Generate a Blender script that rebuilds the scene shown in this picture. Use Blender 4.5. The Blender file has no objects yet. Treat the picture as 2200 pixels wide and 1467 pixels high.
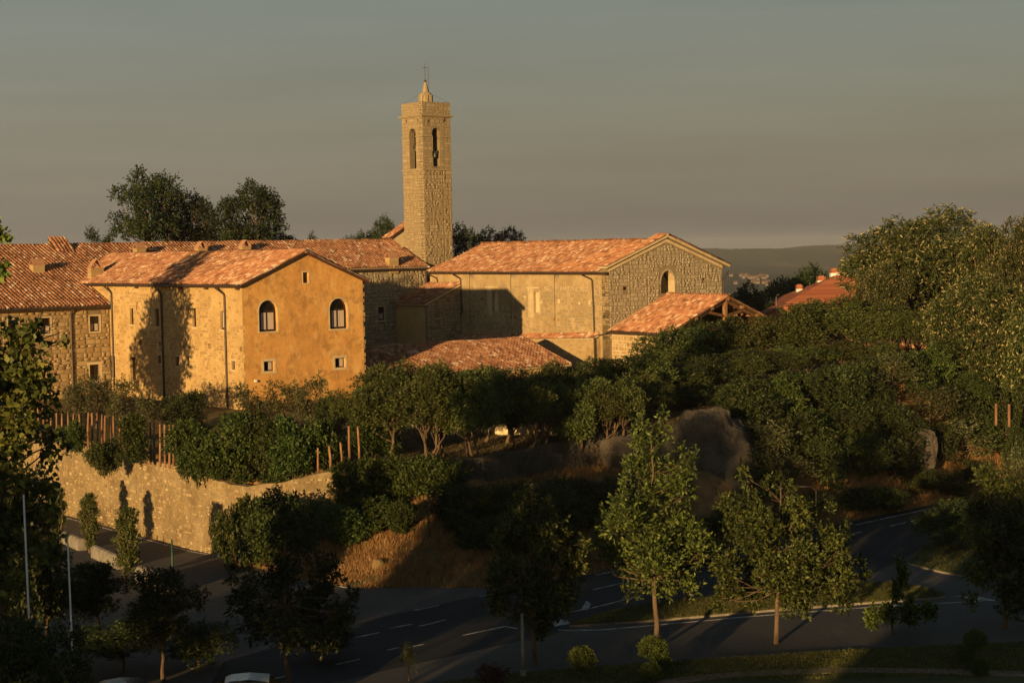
import bpy, math, random
import numpy as np
from mathutils import Vector, Matrix
from mathutils.geometry import tessellate_polygon

SC = bpy.context.scene
COL = SC.collection
rng = np.random.default_rng(11)
random.seed(11)

# ------------------------------------------------------------------ camera, sky, sun, exposure
F_PX, PITCH, ROLL = 3720.5, math.radians(3.10), math.radians(1.062)
_F = np.array([0, math.cos(PITCH), -math.sin(PITCH)])
_U0 = np.array([0, math.sin(PITCH), math.cos(PITCH)])
_R0 = np.array([1.0, 0, 0])
_R = _R0 * math.cos(ROLL) - _U0 * math.sin(ROLL)
_U = _R0 * math.sin(ROLL) + _U0 * math.cos(ROLL)
cd = bpy.data.cameras.new('camera')
cd.sensor_width = 36.0
cd.lens = F_PX / 2200 * 36.0
cd.clip_start, cd.clip_end = 0.5, 30000
cam = bpy.data.objects.new('camera', cd)
COL.objects.link(cam)
cam.matrix_world = Matrix(((_R[0], _U[0], -_F[0], 0), (_R[1], _U[1], -_F[1], 0), (_R[2], _U[2], -_F[2], 0), (0, 0, 0, 1)))
SC.camera = cam

SUN_EL, SUN_AZ = math.radians(6.5), math.radians(25.0)     # light travels 25 deg right of +Y, 6.5 deg downwards
TRAVEL = Vector((math.sin(SUN_AZ) * math.cos(SUN_EL), math.cos(SUN_AZ) * math.cos(SUN_EL), -math.sin(SUN_EL)))
sl = bpy.data.lights.new('sun', 'SUN')
sl.energy = 5.0
sl.angle = math.radians(0.5)
sl.color = (1.0, 0.645, 0.275)
sun = bpy.data.objects.new('sun', sl)
COL.objects.link(sun)
sun.rotation_euler = TRAVEL.to_track_quat('-Z', 'Y').to_euler()
sun.location = (-60, -120, 60)

W = bpy.data.worlds.new('World')
SC.world = W
W.use_nodes = True
wt = W.node_tree
wt.nodes.clear()
def wn(t, **k):
    n = wt.nodes.new(t)
    for a, b in k.items():
        setattr(n, a, b)
    return n
out = wn('ShaderNodeOutputWorld')
bg = wn('ShaderNodeBackground')
sky = wn('ShaderNodeTexSky', sky_type='NISHITA', sun_disc=False, sun_elevation=SUN_EL, sun_rotation=math.radians(205), altitude=500, air_density=1.2, dust_density=3.0, ozone_density=1.0)
tc = wn('ShaderNodeTexCoord')
sep = wn('ShaderNodeSeparateXYZ')
wt.links.new(tc.outputs['Generated'], sep.inputs[0])
ramp = wn('ShaderNodeValToRGB')          # colour of the hazy evening air by elevation, the same all round
cr = ramp.color_ramp
cr.elements[0].position = 0.0
cr.elements[0].color = (1.247, 1.081, 0.880, 1)
cr.elements[1].position = 1.0
cr.elements[1].color = (0.26, 0.36, 0.44, 1)
for p, c in ((0.05, (1.238, 1.119, 0.930, 1)), (0.11, (1.138, 1.129, 1.000, 1)), (0.16, (1.059, 1.148, 1.050, 1)), (0.40, (0.50, 0.68, 0.74, 1))):
    e = cr.elements.new(p)
    e.color = c
wt.links.new(sep.outputs['Z'], ramp.inputs[0])
dot = wn('ShaderNodeVectorMath', operation='DOT_PRODUCT')   # duller away from the sun
wt.links.new(tc.outputs['Generated'], dot.inputs[0])
dot.inputs[1].default_value = (math.sin(SUN_AZ + math.radians(35)), math.cos(SUN_AZ + math.radians(35)), 0)
mr = wn('ShaderNodeMapRange')
mr.inputs['From Min'].default_value = -1
mr.inputs['From Max'].default_value = 1
mr.inputs['To Min'].default_value = 1.5
mr.inputs['To Max'].default_value = 0.74
wt.links.new(dot.outputs['Value'], mr.inputs['Value'])
mul = wn('ShaderNodeMixRGB', blend_type='MULTIPLY')
mul.inputs[0].default_value = 1
wt.links.new(ramp.outputs[0], mul.inputs[1])
wt.links.new(mr.outputs[0], mul.inputs[2])
# faint streaks of cloud
mp = wn('ShaderNodeMapping')
mp.inputs['Scale'].default_value = (2.2, 2.2, 22)
wt.links.new(tc.outputs['Generated'], mp.inputs[0])
cn = wn('ShaderNodeTexNoise')
cn.inputs['Scale'].default_value = 2.0
cn.inputs['Detail'].default_value = 6
cn.inputs['Roughness'].default_value = 0.55
wt.links.new(mp.outputs[0], cn.inputs['Vector'])
cmr = wn('ShaderNodeMapRange')
cmr.inputs['From Min'].default_value = 0.35
cmr.inputs['From Max'].default_value = 0.75
cmr.inputs['To Min'].default_value = 1.03
cmr.inputs['To Max'].default_value = 0.87
wt.links.new(cn.outputs[0], cmr.inputs['Value'])
mul2 = wn('ShaderNodeMixRGB', blend_type='MULTIPLY')
mul2.inputs[0].default_value = 1
wt.links.new(mul.outputs[0], mul2.inputs[1])
wt.links.new(cmr.outputs[0], mul2.inputs[2])
mixs = wn('ShaderNodeMixRGB', blend_type='MIX')
mixs.inputs[0].default_value = 0.86
wt.links.new(sky.outputs[0], mixs.inputs[1])
wt.links.new(mul2.outputs[0], mixs.inputs[2])
wt.links.new(mixs.outputs[0], bg.inputs['Color'])
bg.inputs['Strength'].default_value = 0.12
wt.links.new(bg.outputs[0], out.inputs[0])

vs = SC.view_settings
SC.display_settings.display_device = 'sRGB'
vs.view_transform = 'Standard'
vs.look = 'None'
vs.gamma = 1
vs.use_curve_mapping = False
vs.exposure = 0.55
cy = SC.cycles
cy.use_denoising = True
cy.max_bounces = 6
cy.diffuse_bounces = 3
cy.glossy_bounces = 2
cy.transmission_bounces = 3
cy.volume_bounces = 0
cy.caustics_reflective = cy.caustics_refractive = False

# ------------------------------------------------------------------ helpers
def ray(px, py):
    return _F + (px - 1100) / F_PX * _R - (py - 733.5) / F_PX * _U
def at_z(px, py, z):
    d = ray(px, py)
    return d * (z / d[2])
def at_y(px, py, y):
    d = ray(px, py)
    return d * (y / d[1])
def pxm(P):
    """photo pixels per metre at a point"""
    return F_PX / float(np.dot(_F, np.asarray(P, float)))
def on_wall(px, py, B, d):
    """(s, z) where the sight line meets the vertical plane through B along d"""
    r = ray(px, py)
    n = np.array([-d[1], d[0]])
    t = np.dot(n, B[:2]) / np.dot(n, r[:2])
    P = r * t
    return float(np.dot(P[:2] - np.asarray(B[:2]), d[:2])), float(P[2])

BASE = {}
def setp(o, label=None, cat=None, group=None, kind=None):
    if label: o['label'] = label
    if cat: o['category'] = cat
    if group: o['group'] = group
    if kind: o['kind'] = kind
    return o
def thing(name, label, cat, loc=(0, 0, 0), group=None, rz=0, sc=1.0):
    o = bpy.data.objects.new(name, None)
    o.empty_display_size = 0.3
    COL.objects.link(o)
    o.location = loc
    o.rotation_euler = (0, 0, rz)
    o.scale = (sc, sc, sc) if not isinstance(sc, tuple) else sc
    BASE[o.name] = np.array(loc, float)
    return setp(o, label, cat, group)
def mk_mesh(name, V, Fc, tint=None, smooth=False):
    me = bpy.data.meshes.new(name)
    V = np.asarray(V, np.float32).reshape(-1, 3)
    if isinstance(Fc, np.ndarray):
        k = Fc.shape[1]
        me.vertices.add(len(V))
        me.vertices.foreach_set('co', V.ravel())
        me.loops.add(Fc.size)
        me.loops.foreach_set('vertex_index', Fc.astype(np.int32).ravel())
        me.polygons.add(len(Fc))
        me.polygons.foreach_set('loop_start', np.arange(0, Fc.size, k, dtype=np.int32))
        me.update(calc_edges=True)
    else:
        me.from_pydata([tuple(map(float, v)) for v in V], [], [tuple(int(i) for i in f) for f in Fc])
    if tint is not None:
        a = me.attributes.new('tint', 'FLOAT', 'FACE')
        a.data.foreach_set('value', np.asarray(tint, np.float32))
    if smooth:
        me.polygons.foreach_set('use_smooth', np.ones(len(me.polygons), bool))
    return me
def link(name, me, m, parent=None, world=True):
    """an object for mesh me (vertices in world space unless world=False); child of parent if given"""
    o = bpy.data.objects.new(name, me)
    COL.objects.link(o)
    if m is not None and not me.materials:
        me.materials.append(m)
    if parent is not None:
        o.parent = parent
        b = BASE.get(parent.name)
        if world and b is not None and np.any(b != 0):
            me.transform(Matrix.Translation(-Vector(b)))
        BASE[o.name] = b if b is not None else np.zeros(3)
    return o
class MB:
    """collects shapes (world space) and links them as ONE mesh object"""
    def __init__(s):
        s.v, s.f, s.t = [], [], []
    def add(s, V, Fc, t=0.5):
        n = len(s.v)
        s.v += [tuple(map(float, p)) for p in V]
        for f in Fc:
            s.f.append([i + n for i in f])
            s.t.append(t)
        return s
    def prism(s, poly, ext, t=0.5):
        """polygon (3D points) swept by vector ext"""
        n = len(poly)
        e = np.asarray(ext, float)
        V = [np.asarray(p, float) for p in poly] + [np.asarray(p, float) + e for p in poly]
        Fc = [list(range(n)), list(range(2 * n - 1, n - 1, -1))] + [[i, i + n, (i + 1) % n + n, (i + 1) % n] for i in range(n)]
        return s.add(V, Fc, t)
    def box(s, c, ax, ay, az, t=0.5, taper=1.0):
        """box centred at c with half-axis vectors"""
        c, ax, ay, az = (np.asarray(q, float) for q in (c, ax, ay, az))
        V = [c + i * ax * (taper if k > 0 else 1) + j * ay * (taper if k > 0 else 1) + k * az for k in (-1, 1) for j in (-1, 1) for i in (-1, 1)]
        return s.add(V, [[0, 2, 3, 1], [4, 5, 7, 6], [0, 1, 5, 4], [1, 3, 7, 5], [3, 2, 6, 7], [2, 0, 4, 6]], t)
    def tube(s, pts, r, n=6, t=0.5, cap=True):
        pts = [np.asarray(p, float) for p in pts]
        rs = r if isinstance(r, (list, tuple, np.ndarray)) else [r] * len(pts)
        V, Fc = [], []
        for i, p in enumerate(pts):
            a = pts[min(i + 1, len(pts) - 1)] - pts[max(i - 1, 0)]
            a = a / (np.linalg.norm(a) + 1e-9)
            h = np.array([0, 0, 1.0]) if abs(a[2]) < 0.9 else np.array([1.0, 0, 0])
            x = np.cross(h, a); x /= np.linalg.norm(x)
            y = np.cross(a, x)
            for k in range(n):
                q = 2 * math.pi * k / n
                V.append(p + rs[i] * (math.cos(q) * x + math.sin(q) * y))
        for i in range(len(pts) - 1):
            for k in range(n):
                Fc.append([i * n + k, i * n + (k + 1) % n, (i + 1) * n + (k + 1) % n, (i + 1) * n + k])
        if cap:
            Fc.append(list(range(n))[::-1])
            Fc.append([(len(pts) - 1) * n + k for k in range(n)])
        return s.add(V, Fc, t)
    def lathe(s, c, prof, n=12, t=0.5):
        c = np.asarray(c, float)
        V = [c + np.array([r * math.cos(2 * math.pi * k / n), r * math.sin(2 * math.pi * k / n), z]) for r, z in prof for k in range(n)]
        Fc = [[i * n + k, i * n + (k + 1) % n, (i + 1) * n + (k + 1) % n, (i + 1) * n + k] for i in range(len(prof) - 1) for k in range(n)]
        return s.add(V, Fc, t)
    def build(s, name, m, parent=None, smooth=False):
        me = mk_mesh(name, s.v, s.f, s.t, smooth)
        return link(name, me, m, parent)

# ------------------------------------------------------------------ materials
def mat(name, fn, rough=0.9, spec=0.25):
    m = bpy.data.materials.new(name)
    m.use_nodes = True
    t = m.node_tree
    b = t.nodes['Principled BSDF']
    b.inputs['Roughness'].default_value = rough
    b.inputs['Specular IOR Level'].default_value = spec
    def new(ty, **k):
        n = t.nodes.new(ty)
        for a, v in k.items():
            if a.startswith('i_'):
                n.inputs[a[2:].replace('_', ' ')].default_value = v
            else:
                setattr(n, a, v)
        return n
    class X: pass
    x = X()
    x.t, x.b, x.new, x.m = t, b, new, m
    x.L = lambda a, c: t.links.new(a, c)
    x.co = new('ShaderNodeTexCoord').outputs['Object']
    def noise(scale, detail=4, rough=0.6, vec=None, sc3=None):
        n = new('ShaderNodeTexNoise')
        n.inputs['Scale'].default_value = scale
        n.inputs['Detail'].default_value = detail
        n.inputs['Roughness'].default_value = rough
        v = vec or x.co
        if sc3:
            mpn = new('ShaderNodeMapping')
            mpn.inputs['Scale'].default_value = sc3
            x.L(v, mpn.inputs[0]); v = mpn.outputs[0]
        x.L(v, n.inputs['Vector'])
        return n.outputs[0]
    def rampc(fac, stops):
        r = new('ShaderNodeValToRGB')
        e = r.color_ramp.elements
        while len(e) > 1: e.remove(e[0])
        e[0].position, e[0].color = stops[0][0], (*stops[0][1], 1)
        for p, c in stops[1:]:
            q = e.new(p); q.color = (*c, 1)
        x.L(fac, r.inputs[0])
        return r.outputs[0]
    def mix(fac, a, c, mode='MIX'):
        n = new('ShaderNodeMixRGB', blend_type=mode)
        for i, v in enumerate((fac, a, c)):
            if hasattr(v, 'links'): x.L(v, n.inputs[i])
            elif i == 0: n.inputs[0].default_value = v
            else: n.inputs[i].default_value = (*v, 1)
        return n.outputs[0]
    def rng_(v, a, b2, c=0.0, d=1.0):
        n = new('ShaderNodeMapRange')
        x.L(v, n.inputs[0])
        for i, q in enumerate((a, b2, c, d)): n.inputs[i + 1].default_value = q
        return n.outputs[0]
    def bump(h, dist=0.02, strength=0.6):
        n = new('ShaderNodeBump')
        n.inputs['Distance'].default_value = dist
        n.inputs['Strength'].default_value = strength
        x.L(h, n.inputs['Height']); x.L(n.outputs[0], b.inputs['Normal'])
    def attr(nm):
        n = new('ShaderNodeAttribute', attribute_name=nm)
        return n.outputs['Fac']
    x.noise, x.ramp, x.mix, x.rng, x.bump, x.attr = noise, rampc, mix, rng_, bump, attr
    c = fn(x)
    if c is not None:
        if hasattr(c, 'links'): x.L(c, b.inputs['Base Color'])
        else: b.inputs['Base Color'].default_value = (*c, 1)
    return m

def _plaster(x):
    a = x.noise(0.35, 6, 0.65)
    c = x.ramp(a, [(0.25, (0.42, 0.205, 0.058)), (0.5, (0.60, 0.315, 0.090)), (0.75, (0.70, 0.42, 0.145))])
    st = x.noise(1.6, 5, 0.7, sc3=(1, 1, 0.35))
    c = x.mix(x.rng(st, 0.48, 0.78), c, (0.34, 0.18, 0.062))
    pa = x.noise(0.9, 7, 0.75)
    c = x.mix(x.rng(pa, 0.5, 0.62, 0, 0.85), c, (0.32, 0.165, 0.055))
    pb = x.noise(0.7, 6, 0.7, sc3=(1.3, 1.3, .8))
    c = x.mix(x.rng(pb, 0.54, 0.70, 0, 0.7), c, (0.66, 0.44, 0.19))
    sp = x.noise(3.2, 6, 0.75)
    c = x.mix(x.rng(sp, 0.5, 0.7, 0, 0.6), c, (0.40, 0.22, 0.075))
    sp = x.noise(9, 4, 0.7)
    c = x.mix(x.rng(sp, 0.55, 0.72, 0, 0.6), c, (0.66, 0.43, 0.18))
    x.bump(x.noise(9, 5, 0.7), 0.03, 0.7)
    return c
M_PLASTER = mat('apricot_plaster', _plaster)
def _oldrender(x):
    a = x.noise(0.5, 6, 0.7)
    c = x.ramp(a, [(0.28, (0.33, 0.215, 0.088)), (0.5, (0.45, 0.305, 0.130)), (0.72, (0.53, 0.39, 0.195))])
    sp = x.noise(7, 4, 0.7)
    c = x.mix(x.rng(sp, 0.52, 0.68, 0, 0.65), c, (0.24, 0.155, 0.066))
    x.bump(x.noise(5, 6, 0.75), 0.06, 0.9)
    return c
M_RENDER = mat('worn_lime_render', _oldrender)
def _lime(x):
    c = x.ramp(x.noise(0.5, 6, 0.7), [(0.28, (0.25, 0.175, 0.085)), (0.5, (0.36, 0.262, 0.135)), (0.72, (0.45, 0.35, 0.20))])
    c = x.mix(x.rng(x.noise(7, 4, 0.7), 0.52, 0.68, 0, 0.65), c, (0.22, 0.155, 0.08))
    c = x.mix(x.rng(x.noise(1.1, 5, 0.7, sc3=(1, 1, .25)), 0.5, 0.78, 0, 0.6), c, (0.24, 0.17, 0.09))
    x.bump(x.noise(5, 6, 0.75), 0.06, 0.9)
    return c
M_LIME = mat('grey_lime_render', _lime)
def _stone(x):
    t = x.attr('tint')
    c = x.ramp(t, [(0.0, (0.20, 0.155, 0.092)), (0.35, (0.265, 0.205, 0.122)), (0.65, (0.315, 0.25, 0.155)), (0.90, (0.38, 0.31, 0.205)), (0.96, (0.33, 0.185, 0.085)), (1.0, (0.50, 0.44, 0.34))])
    lo = x.noise(0.33, 5, 0.7, sc3=(1, 1, .6))
    c = x.mix(x.rng(lo, 0.45, 0.72, 0, 0.6), c, (0.21, 0.15, 0.07))
    n = x.noise(6, 5, 0.7)
    c = x.mix(x.rng(n, 0.35, 0.7, 0.0, 0.6), c, (0.28, 0.215, 0.125))
    x.bump(x.noise(11, 5, 0.7), 0.03, 0.7)
    return c
M_STONE = mat('tuff_stone', _stone)
def _stone2(x):
    t = x.attr('tint')
    c = x.ramp(t, [(0.0, (0.24, 0.150, 0.068)), (0.4, (0.36, 0.240, 0.108)), (0.8, (0.44, 0.315, 0.155)), (1.0, (0.54, 0.43, 0.26))])
    n = x.noise(8, 5, 0.7)
    c = x.mix(x.rng(n, 0.4, 0.7, 0.0, 0.5), c, (0.18, 0.12, 0.06))
    x.bump(x.noise(14, 5, 0.7), 0.02, 0.7)
    return c
M_STONE_WARM = mat('warm_tuff_stone', _stone2)
def _greystone(x):
    t = x.attr('tint')
    c = x.ramp(t, [(0.0, (0.22, 0.185, 0.125)), (0.4, (0.31, 0.26, 0.18)), (0.8, (0.385, 0.33, 0.235)), (1.0, (0.47, 0.415, 0.32))])
    lo = x.noise(0.4, 5, 0.7)
    c = x.mix(x.rng(lo, 0.48, 0.74, 0, 0.5), c, (0.20, 0.165, 0.105))
    n = x.noise(8, 5, 0.7)
    c = x.mix(x.rng(n, 0.4, 0.7, 0.0, 0.5), c, (0.22, 0.185, 0.125))
    x.bump(x.noise(14, 5, 0.7), 0.02, 0.7)
    return c
M_GREYSTONE = mat('grey_tuff_stone', _greystone)
M_MORTAR = mat('mortar', lambda x: (x.bump(x.noise(16, 4), 0.02), x.ramp(x.noise(2.0, 5), [(0.3, (0.165, 0.125, 0.074)), (0.7, (0.235, 0.182, 0.108))]))[1])
M_PALEMORTAR = mat('pale_mortar', lambda x: (x.bump(x.noise(16, 4), 0.02), x.ramp(x.noise(2.0, 5), [(0.3, (0.36, 0.27, 0.15)), (0.7, (0.52, 0.42, 0.26))]))[1])
M_TRIM = mat('pale_stone_trim', lambda x: (x.bump(x.noise(12, 4), 0.015), x.ramp(x.noise(1.7, 5), [(0.3, (0.42, 0.32, 0.18)), (0.7, (0.60, 0.48, 0.30))]))[1])
def _tile(x):
    t = x.attr('tint')
    c = x.ramp(t, [(0.0, (0.10, 0.050, 0.030)), (0.2, (0.19, 0.084, 0.046)), (0.45, (0.30, 0.132, 0.068)), (0.68, (0.37, 0.188, 0.104)), (0.84, (0.43, 0.27, 0.17)), (1.0, (0.55, 0.45, 0.34))])
    n = x.noise(3.2, 5, 0.75)
    c = x.mix(x.rng(n, 0.52, 0.74, 0.0, 0.6), c, (0.38, 0.28, 0.175))
    n2 = x.noise(0.5, 4, 0.6)
    c = x.mix(x.rng(n2, 0.5, 0.75, 0.0, 0.45), c, (0.15, 0.075, 0.04))
    x.bump(x.noise(20, 4), 0.015, 0.6)
    return c
M_TILE = mat('terracotta_tile', _tile)
M_TILEBED = mat('tile_channel', lambda x: x.ramp(x.noise(3, 4), [(0.3, (0.05, 0.020, 0.012)), (0.7, (0.11, 0.045, 0.024))]))
M_DARKWOOD = mat('dark_timber', lambda x: x.ramp(x.noise(6, 4, sc3=(1, 1, 0.3)), [(0.3, (0.06, 0.03, 0.015)), (0.7, (0.14, 0.07, 0.032))]), 0.8)
M_POST = mat('chestnut_post', lambda x: (x.bump(x.noise(20, 4, sc3=(1, 1, 0.15)), 0.02), x.ramp(x.noise(5, 4, sc3=(1, 1, 0.25)), [(0.3, (0.13, 0.06, 0.028)), (0.7, (0.33, 0.18, 0.09))]))[1], 0.85)
M_PIPE = mat('brown_metal', lambda x: x.ramp(x.noise(2, 3), [(0.3, (0.030, 0.018, 0.012)), (0.7, (0.055, 0.034, 0.022))]), 0.5, 0.4)
M_IRON = mat('iron', lambda x: x.ramp(x.noise(9, 3), [(0.3, (0.03, 0.025, 0.02)), (0.7, (0.07, 0.05, 0.035))]), 0.6, 0.4)
M_GREEN = mat('green_painted_metal', lambda x: x.ramp(x.noise(3, 3), [(0.3, (0.015, 0.045, 0.03)), (0.7, (0.03, 0.075, 0.05))]), 0.5)
M_GLASS = mat('window_glass', lambda x: x.ramp(x.noise(0.8, 2), [(0.3, (0.006, 0.005, 0.004)), (0.7, (0.014, 0.010, 0.008))]), 0.12, 0.5)
M_CURTAIN = mat('white_curtain', lambda x: (x.bump(x.noise(6, 2, sc3=(6, 6, 0.1)), 0.03), x.ramp(x.noise(5, 2, sc3=(4, 4, 0.1)), [(0.3, (0.36, 0.29, 0.24)), (0.7, (0.52, 0.44, 0.38))]))[1])
M_FRAME = mat('window_frame_wood', lambda x: x.ramp(x.noise(8, 3), [(0.3, (0.035, 0.016, 0.008)), (0.7, (0.07, 0.03, 0.014))]), 0.6)
M_HOLE = mat('shadowed_masonry', lambda x: x.ramp(x.noise(4, 3), [(0.3, (0.02, 0.014, 0.01)), (0.7, (0.05, 0.034, 0.02))]))
M_BRONZE = mat('bronze', lambda x: x.ramp(x.noise(5, 3), [(0.3, (0.05, 0.065, 0.05)), (0.7, (0.12, 0.13, 0.09))]), 0.55, 0.5)
def _asphalt(x):
    c = x.ramp(x.noise(0.12, 5, 0.6), [(0.3, (0.052, 0.047, 0.046)), (0.7, (0.086, 0.078, 0.073))])
    c = x.mix(x.rng(x.noise(30, 3), 0.4, 0.7, 0, 0.4), c, (0.115, 0.104, 0.096))
    pt = x.noise(0.5, 3, 0.5, sc3=(1, .35, 1))
    c = x.mix(x.rng(pt, 0.56, 0.58, 0, 0.35), c, (0.05, 0.046, 0.045))
    ck = x.new('ShaderNodeTexVoronoi', feature='DISTANCE_TO_EDGE'); ck.inputs['Scale'].default_value = 0.35
    x.L(x.co, ck.inputs['Vector'])
    c = x.mix(x.rng(ck.outputs['Distance'], 0.0, 0.012, 0.6, 0), c, (0.03, 0.028, 0.028))
    x.bump(x.noise(60, 3), 0.01, 0.4)
    return c
M_ASPHALT = mat('asphalt', _asphalt, 0.85)
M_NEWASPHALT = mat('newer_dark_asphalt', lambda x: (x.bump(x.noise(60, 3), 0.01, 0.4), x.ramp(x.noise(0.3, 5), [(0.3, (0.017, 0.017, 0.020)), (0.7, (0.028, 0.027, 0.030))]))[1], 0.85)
M_PAINT = mat('road_paint', lambda x: x.ramp(x.noise(2.5, 6, 0.7), [(0.35, (0.10, 0.10, 0.10)), (0.65, (0.50, 0.49, 0.47))]), 0.8)
M_WHITE = mat('white_paint', lambda x: x.ramp(x.noise(3, 4), [(0.3, (0.60, 0.58, 0.55)), (0.7, (0.78, 0.76, 0.72))]), 0.6)
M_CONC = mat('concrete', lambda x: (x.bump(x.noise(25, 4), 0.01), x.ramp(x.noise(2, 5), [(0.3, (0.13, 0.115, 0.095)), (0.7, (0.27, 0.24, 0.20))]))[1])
M_PAVE = mat('brick_pavement', lambda x: x.ramp(x.noise(8, 4), [(0.3, (0.16, 0.10, 0.075)), (0.7, (0.27, 0.19, 0.15))]))
def _grass(x):
    c = x.ramp(x.noise(0.35, 6, 0.7), [(0.3, (0.035, 0.045, 0.012)), (0.55, (0.075, 0.075, 0.022)), (0.75, (0.15, 0.115, 0.04))])
    x.bump(x.noise(18, 5), 0.06, 0.9)
    return c
M_GRASS = mat('lawn', _grass)
def _ground(x):
    geo = x.new('ShaderNodeNewGeometry')
    s = x.new('ShaderNodeSeparateXYZ')
    x.L(geo.outputs['Normal'], s.inputs[0])
    g = x.ramp(x.noise(0.25, 6, 0.7), [(0.3, (0.06, 0.055, 0.02)), (0.55, (0.14, 0.10, 0.04)), (0.75, (0.22, 0.15, 0.065))])
    so = x.ramp(x.noise(0.8, 7, 0.75), [(0.3, (0.13, 0.07, 0.028)), (0.5, (0.27, 0.15, 0.058)), (0.75, (0.36, 0.23, 0.11))])
    c = x.mix(x.rng(s.outputs[2], 0.80, 0.96), so, g)
    x.bump(x.noise(4, 8, 0.75), 0.25, 0.9)
    return c
M_GROUND = mat('dry_ground', _ground)
def _rock(x):
    c = x.ramp(x.noise(1.1, 8, 0.7), [(0.28, (0.055, 0.045, 0.035)), (0.5, (0.13, 0.11, 0.085)), (0.75, (0.22, 0.19, 0.15))])
    sp = x.noise(6, 6, 0.8)
    c = x.mix(x.rng(sp, 0.55, 0.7, 0, 0.8), c, (0.30, 0.27, 0.22))
    c = x.mix(x.rng(x.noise(2.2, 5, 0.7), 0.55, 0.7, 0, 0.7), c, (0.05, 0.042, 0.032))
    x.bump(x.noise(2.6, 9, 0.8), 0.5, 1.0)
    return c
M_ROCK = mat('grey_rock', _rock)
def leafmat(name, dark, mid, light, transl=0.3, tip=None):
    def fn(x):
        t = x.attr('tint')
        st = [(0.0, dark), (0.5, mid), (0.88, light)]
        st.append((1.0, tip or light))
        c = x.ramp(t, st)
        oi = x.new('ShaderNodeObjectInfo')      # every plant a little different in tone
        hs = x.new('ShaderNodeHueSaturation')
        x.L(x.rng(oi.outputs['Random'], 0, 1, .474, .516), hs.inputs['Hue'])
        x.L(x.rng(oi.outputs['Random'], 0, 1, .62, 1.32), hs.inputs['Value'])
        x.L(c, hs.inputs['Color'])
        c = hs.outputs[0]
        tr = x.new('ShaderNodeBsdfTranslucent')
        x.L(c, tr.inputs[0])
        ms = x.new('ShaderNodeMixShader')
        ms.inputs[0].default_value = transl
        x.L(x.b.outputs[0], ms.inputs[1]); x.L(tr.outputs[0], ms.inputs[2])
        o = [n for n in x.t.nodes if n.type == 'OUTPUT_MATERIAL'][0]
        x.L(ms.outputs[0], o.inputs[0])
        return c
    return mat(name, fn, 0.55, 0.3)
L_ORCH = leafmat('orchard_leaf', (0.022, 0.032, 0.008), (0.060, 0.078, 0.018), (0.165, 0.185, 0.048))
L_DARK = leafmat('dark_shrub_shaded_oak_leaf', (0.014, 0.024, 0.007), (0.034, 0.048, 0.012), (0.088, 0.106, 0.026))  # dark shrubs' own tone, also put on roadside oaks for their shade
L_VINE = leafmat('hedge_leaf', (0.018, 0.034, 0.007), (0.042, 0.066, 0.012), (0.10, 0.125, 0.026))
L_CHEST = leafmat('chestnut_leaf', (0.018, 0.028, 0.007), (0.052, 0.070, 0.017), (0.115, 0.125, 0.034), tip=(0.38, 0.32, 0.14))
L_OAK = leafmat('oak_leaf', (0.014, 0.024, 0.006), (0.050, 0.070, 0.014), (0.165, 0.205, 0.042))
L_POP = leafmat('poplar_leaf', (0.030, 0.052, 0.010), (0.085, 0.125, 0.022), (0.26, 0.28, 0.05))
L_OLIVE = leafmat('pear_leaf', (0.037, 0.042, 0.014), (0.074, 0.079, 0.028), (0.148, 0.158, 0.070))
L_CYP = leafmat('cypress_leaf', (0.022, 0.030, 0.009), (0.058, 0.066, 0.018), (0.13, 0.125, 0.036), 0.1)
L_FAR = leafmat('far_leaf', (0.012, 0.022, 0.007), (0.023, 0.038, 0.011), (0.050, 0.067, 0.018))
L_RED = leafmat('red_shrub_leaf', (0.05, 0.02, 0.012), (0.10, 0.035, 0.018), (0.16, 0.07, 0.03))
L_DRY = leafmat('dry_grass', (0.19, 0.115, 0.038), (0.35, 0.21, 0.070), (0.50, 0.34, 0.14), 0.2)
L_GRASS = leafmat('grass_blade', (0.030, 0.040, 0.010), (0.085, 0.090, 0.024), (0.22, 0.19, 0.055), 0.25)
def _rubble(x):
    a = x.noise(0.45, 6, 0.7)
    c = x.ramp(a, [(0.28, (0.15, 0.105, 0.052)), (0.5, (0.27, 0.20, 0.105)), (0.74, (0.40, 0.32, 0.19))])
    sp = x.noise(4.5, 5, 0.75)
    c = x.mix(x.rng(sp, 0.5, 0.66, 0, 0.7), c, (0.17, 0.115, 0.055))
    st = x.noise(1.0, 5, 0.7, sc3=(1, 1, 0.25))
    c = x.mix(x.rng(st, 0.5, 0.8, 0, 0.8), c, (0.15, 0.10, 0.05))
    x.bump(x.noise(4.2, 7, 0.75), 0.16, 1.0)
    return c
M_RUBBLE = mat('rubble_render', _rubble)
def _rubblestone(x):
    t = x.attr('tint')
    c = x.ramp(t, [(0.0, (0.17, 0.115, 0.055)), (0.5, (0.30, 0.215, 0.11)), (0.85, (0.42, 0.33, 0.19)), (1.0, (0.56, 0.47, 0.31))])
    x.bump(x.noise(9, 5, 0.75), 0.04, 0.9)
    return c
M_RUBSTONE = mat('rubble_stone', _rubblestone)
L_TOP = leafmat('clipped_leaf', (0.040, 0.060, 0.010), (0.085, 0.105, 0.018), (0.15, 0.165, 0.03))
M_BARK = mat('bark', lambda x: (x.bump(x.noise(9, 5, sc3=(1, 1, 0.3)), 0.05), x.ramp(x.noise(4, 5, sc3=(1, 1, 0.3)), [(0.3, (0.06, 0.040, 0.025)), (0.7, (0.16, 0.105, 0.065))]))[1])
M_REDROOF = mat('red_roof_tile', lambda x: (x.bump(x.noise(8, 3), 0.02), x.ramp(x.attr('tint'), [(0, (0.16, 0.048, 0.026)), (0.6, (0.26, 0.085, 0.042)), (1, (0.34, 0.135, 0.07))]))[1])
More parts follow.
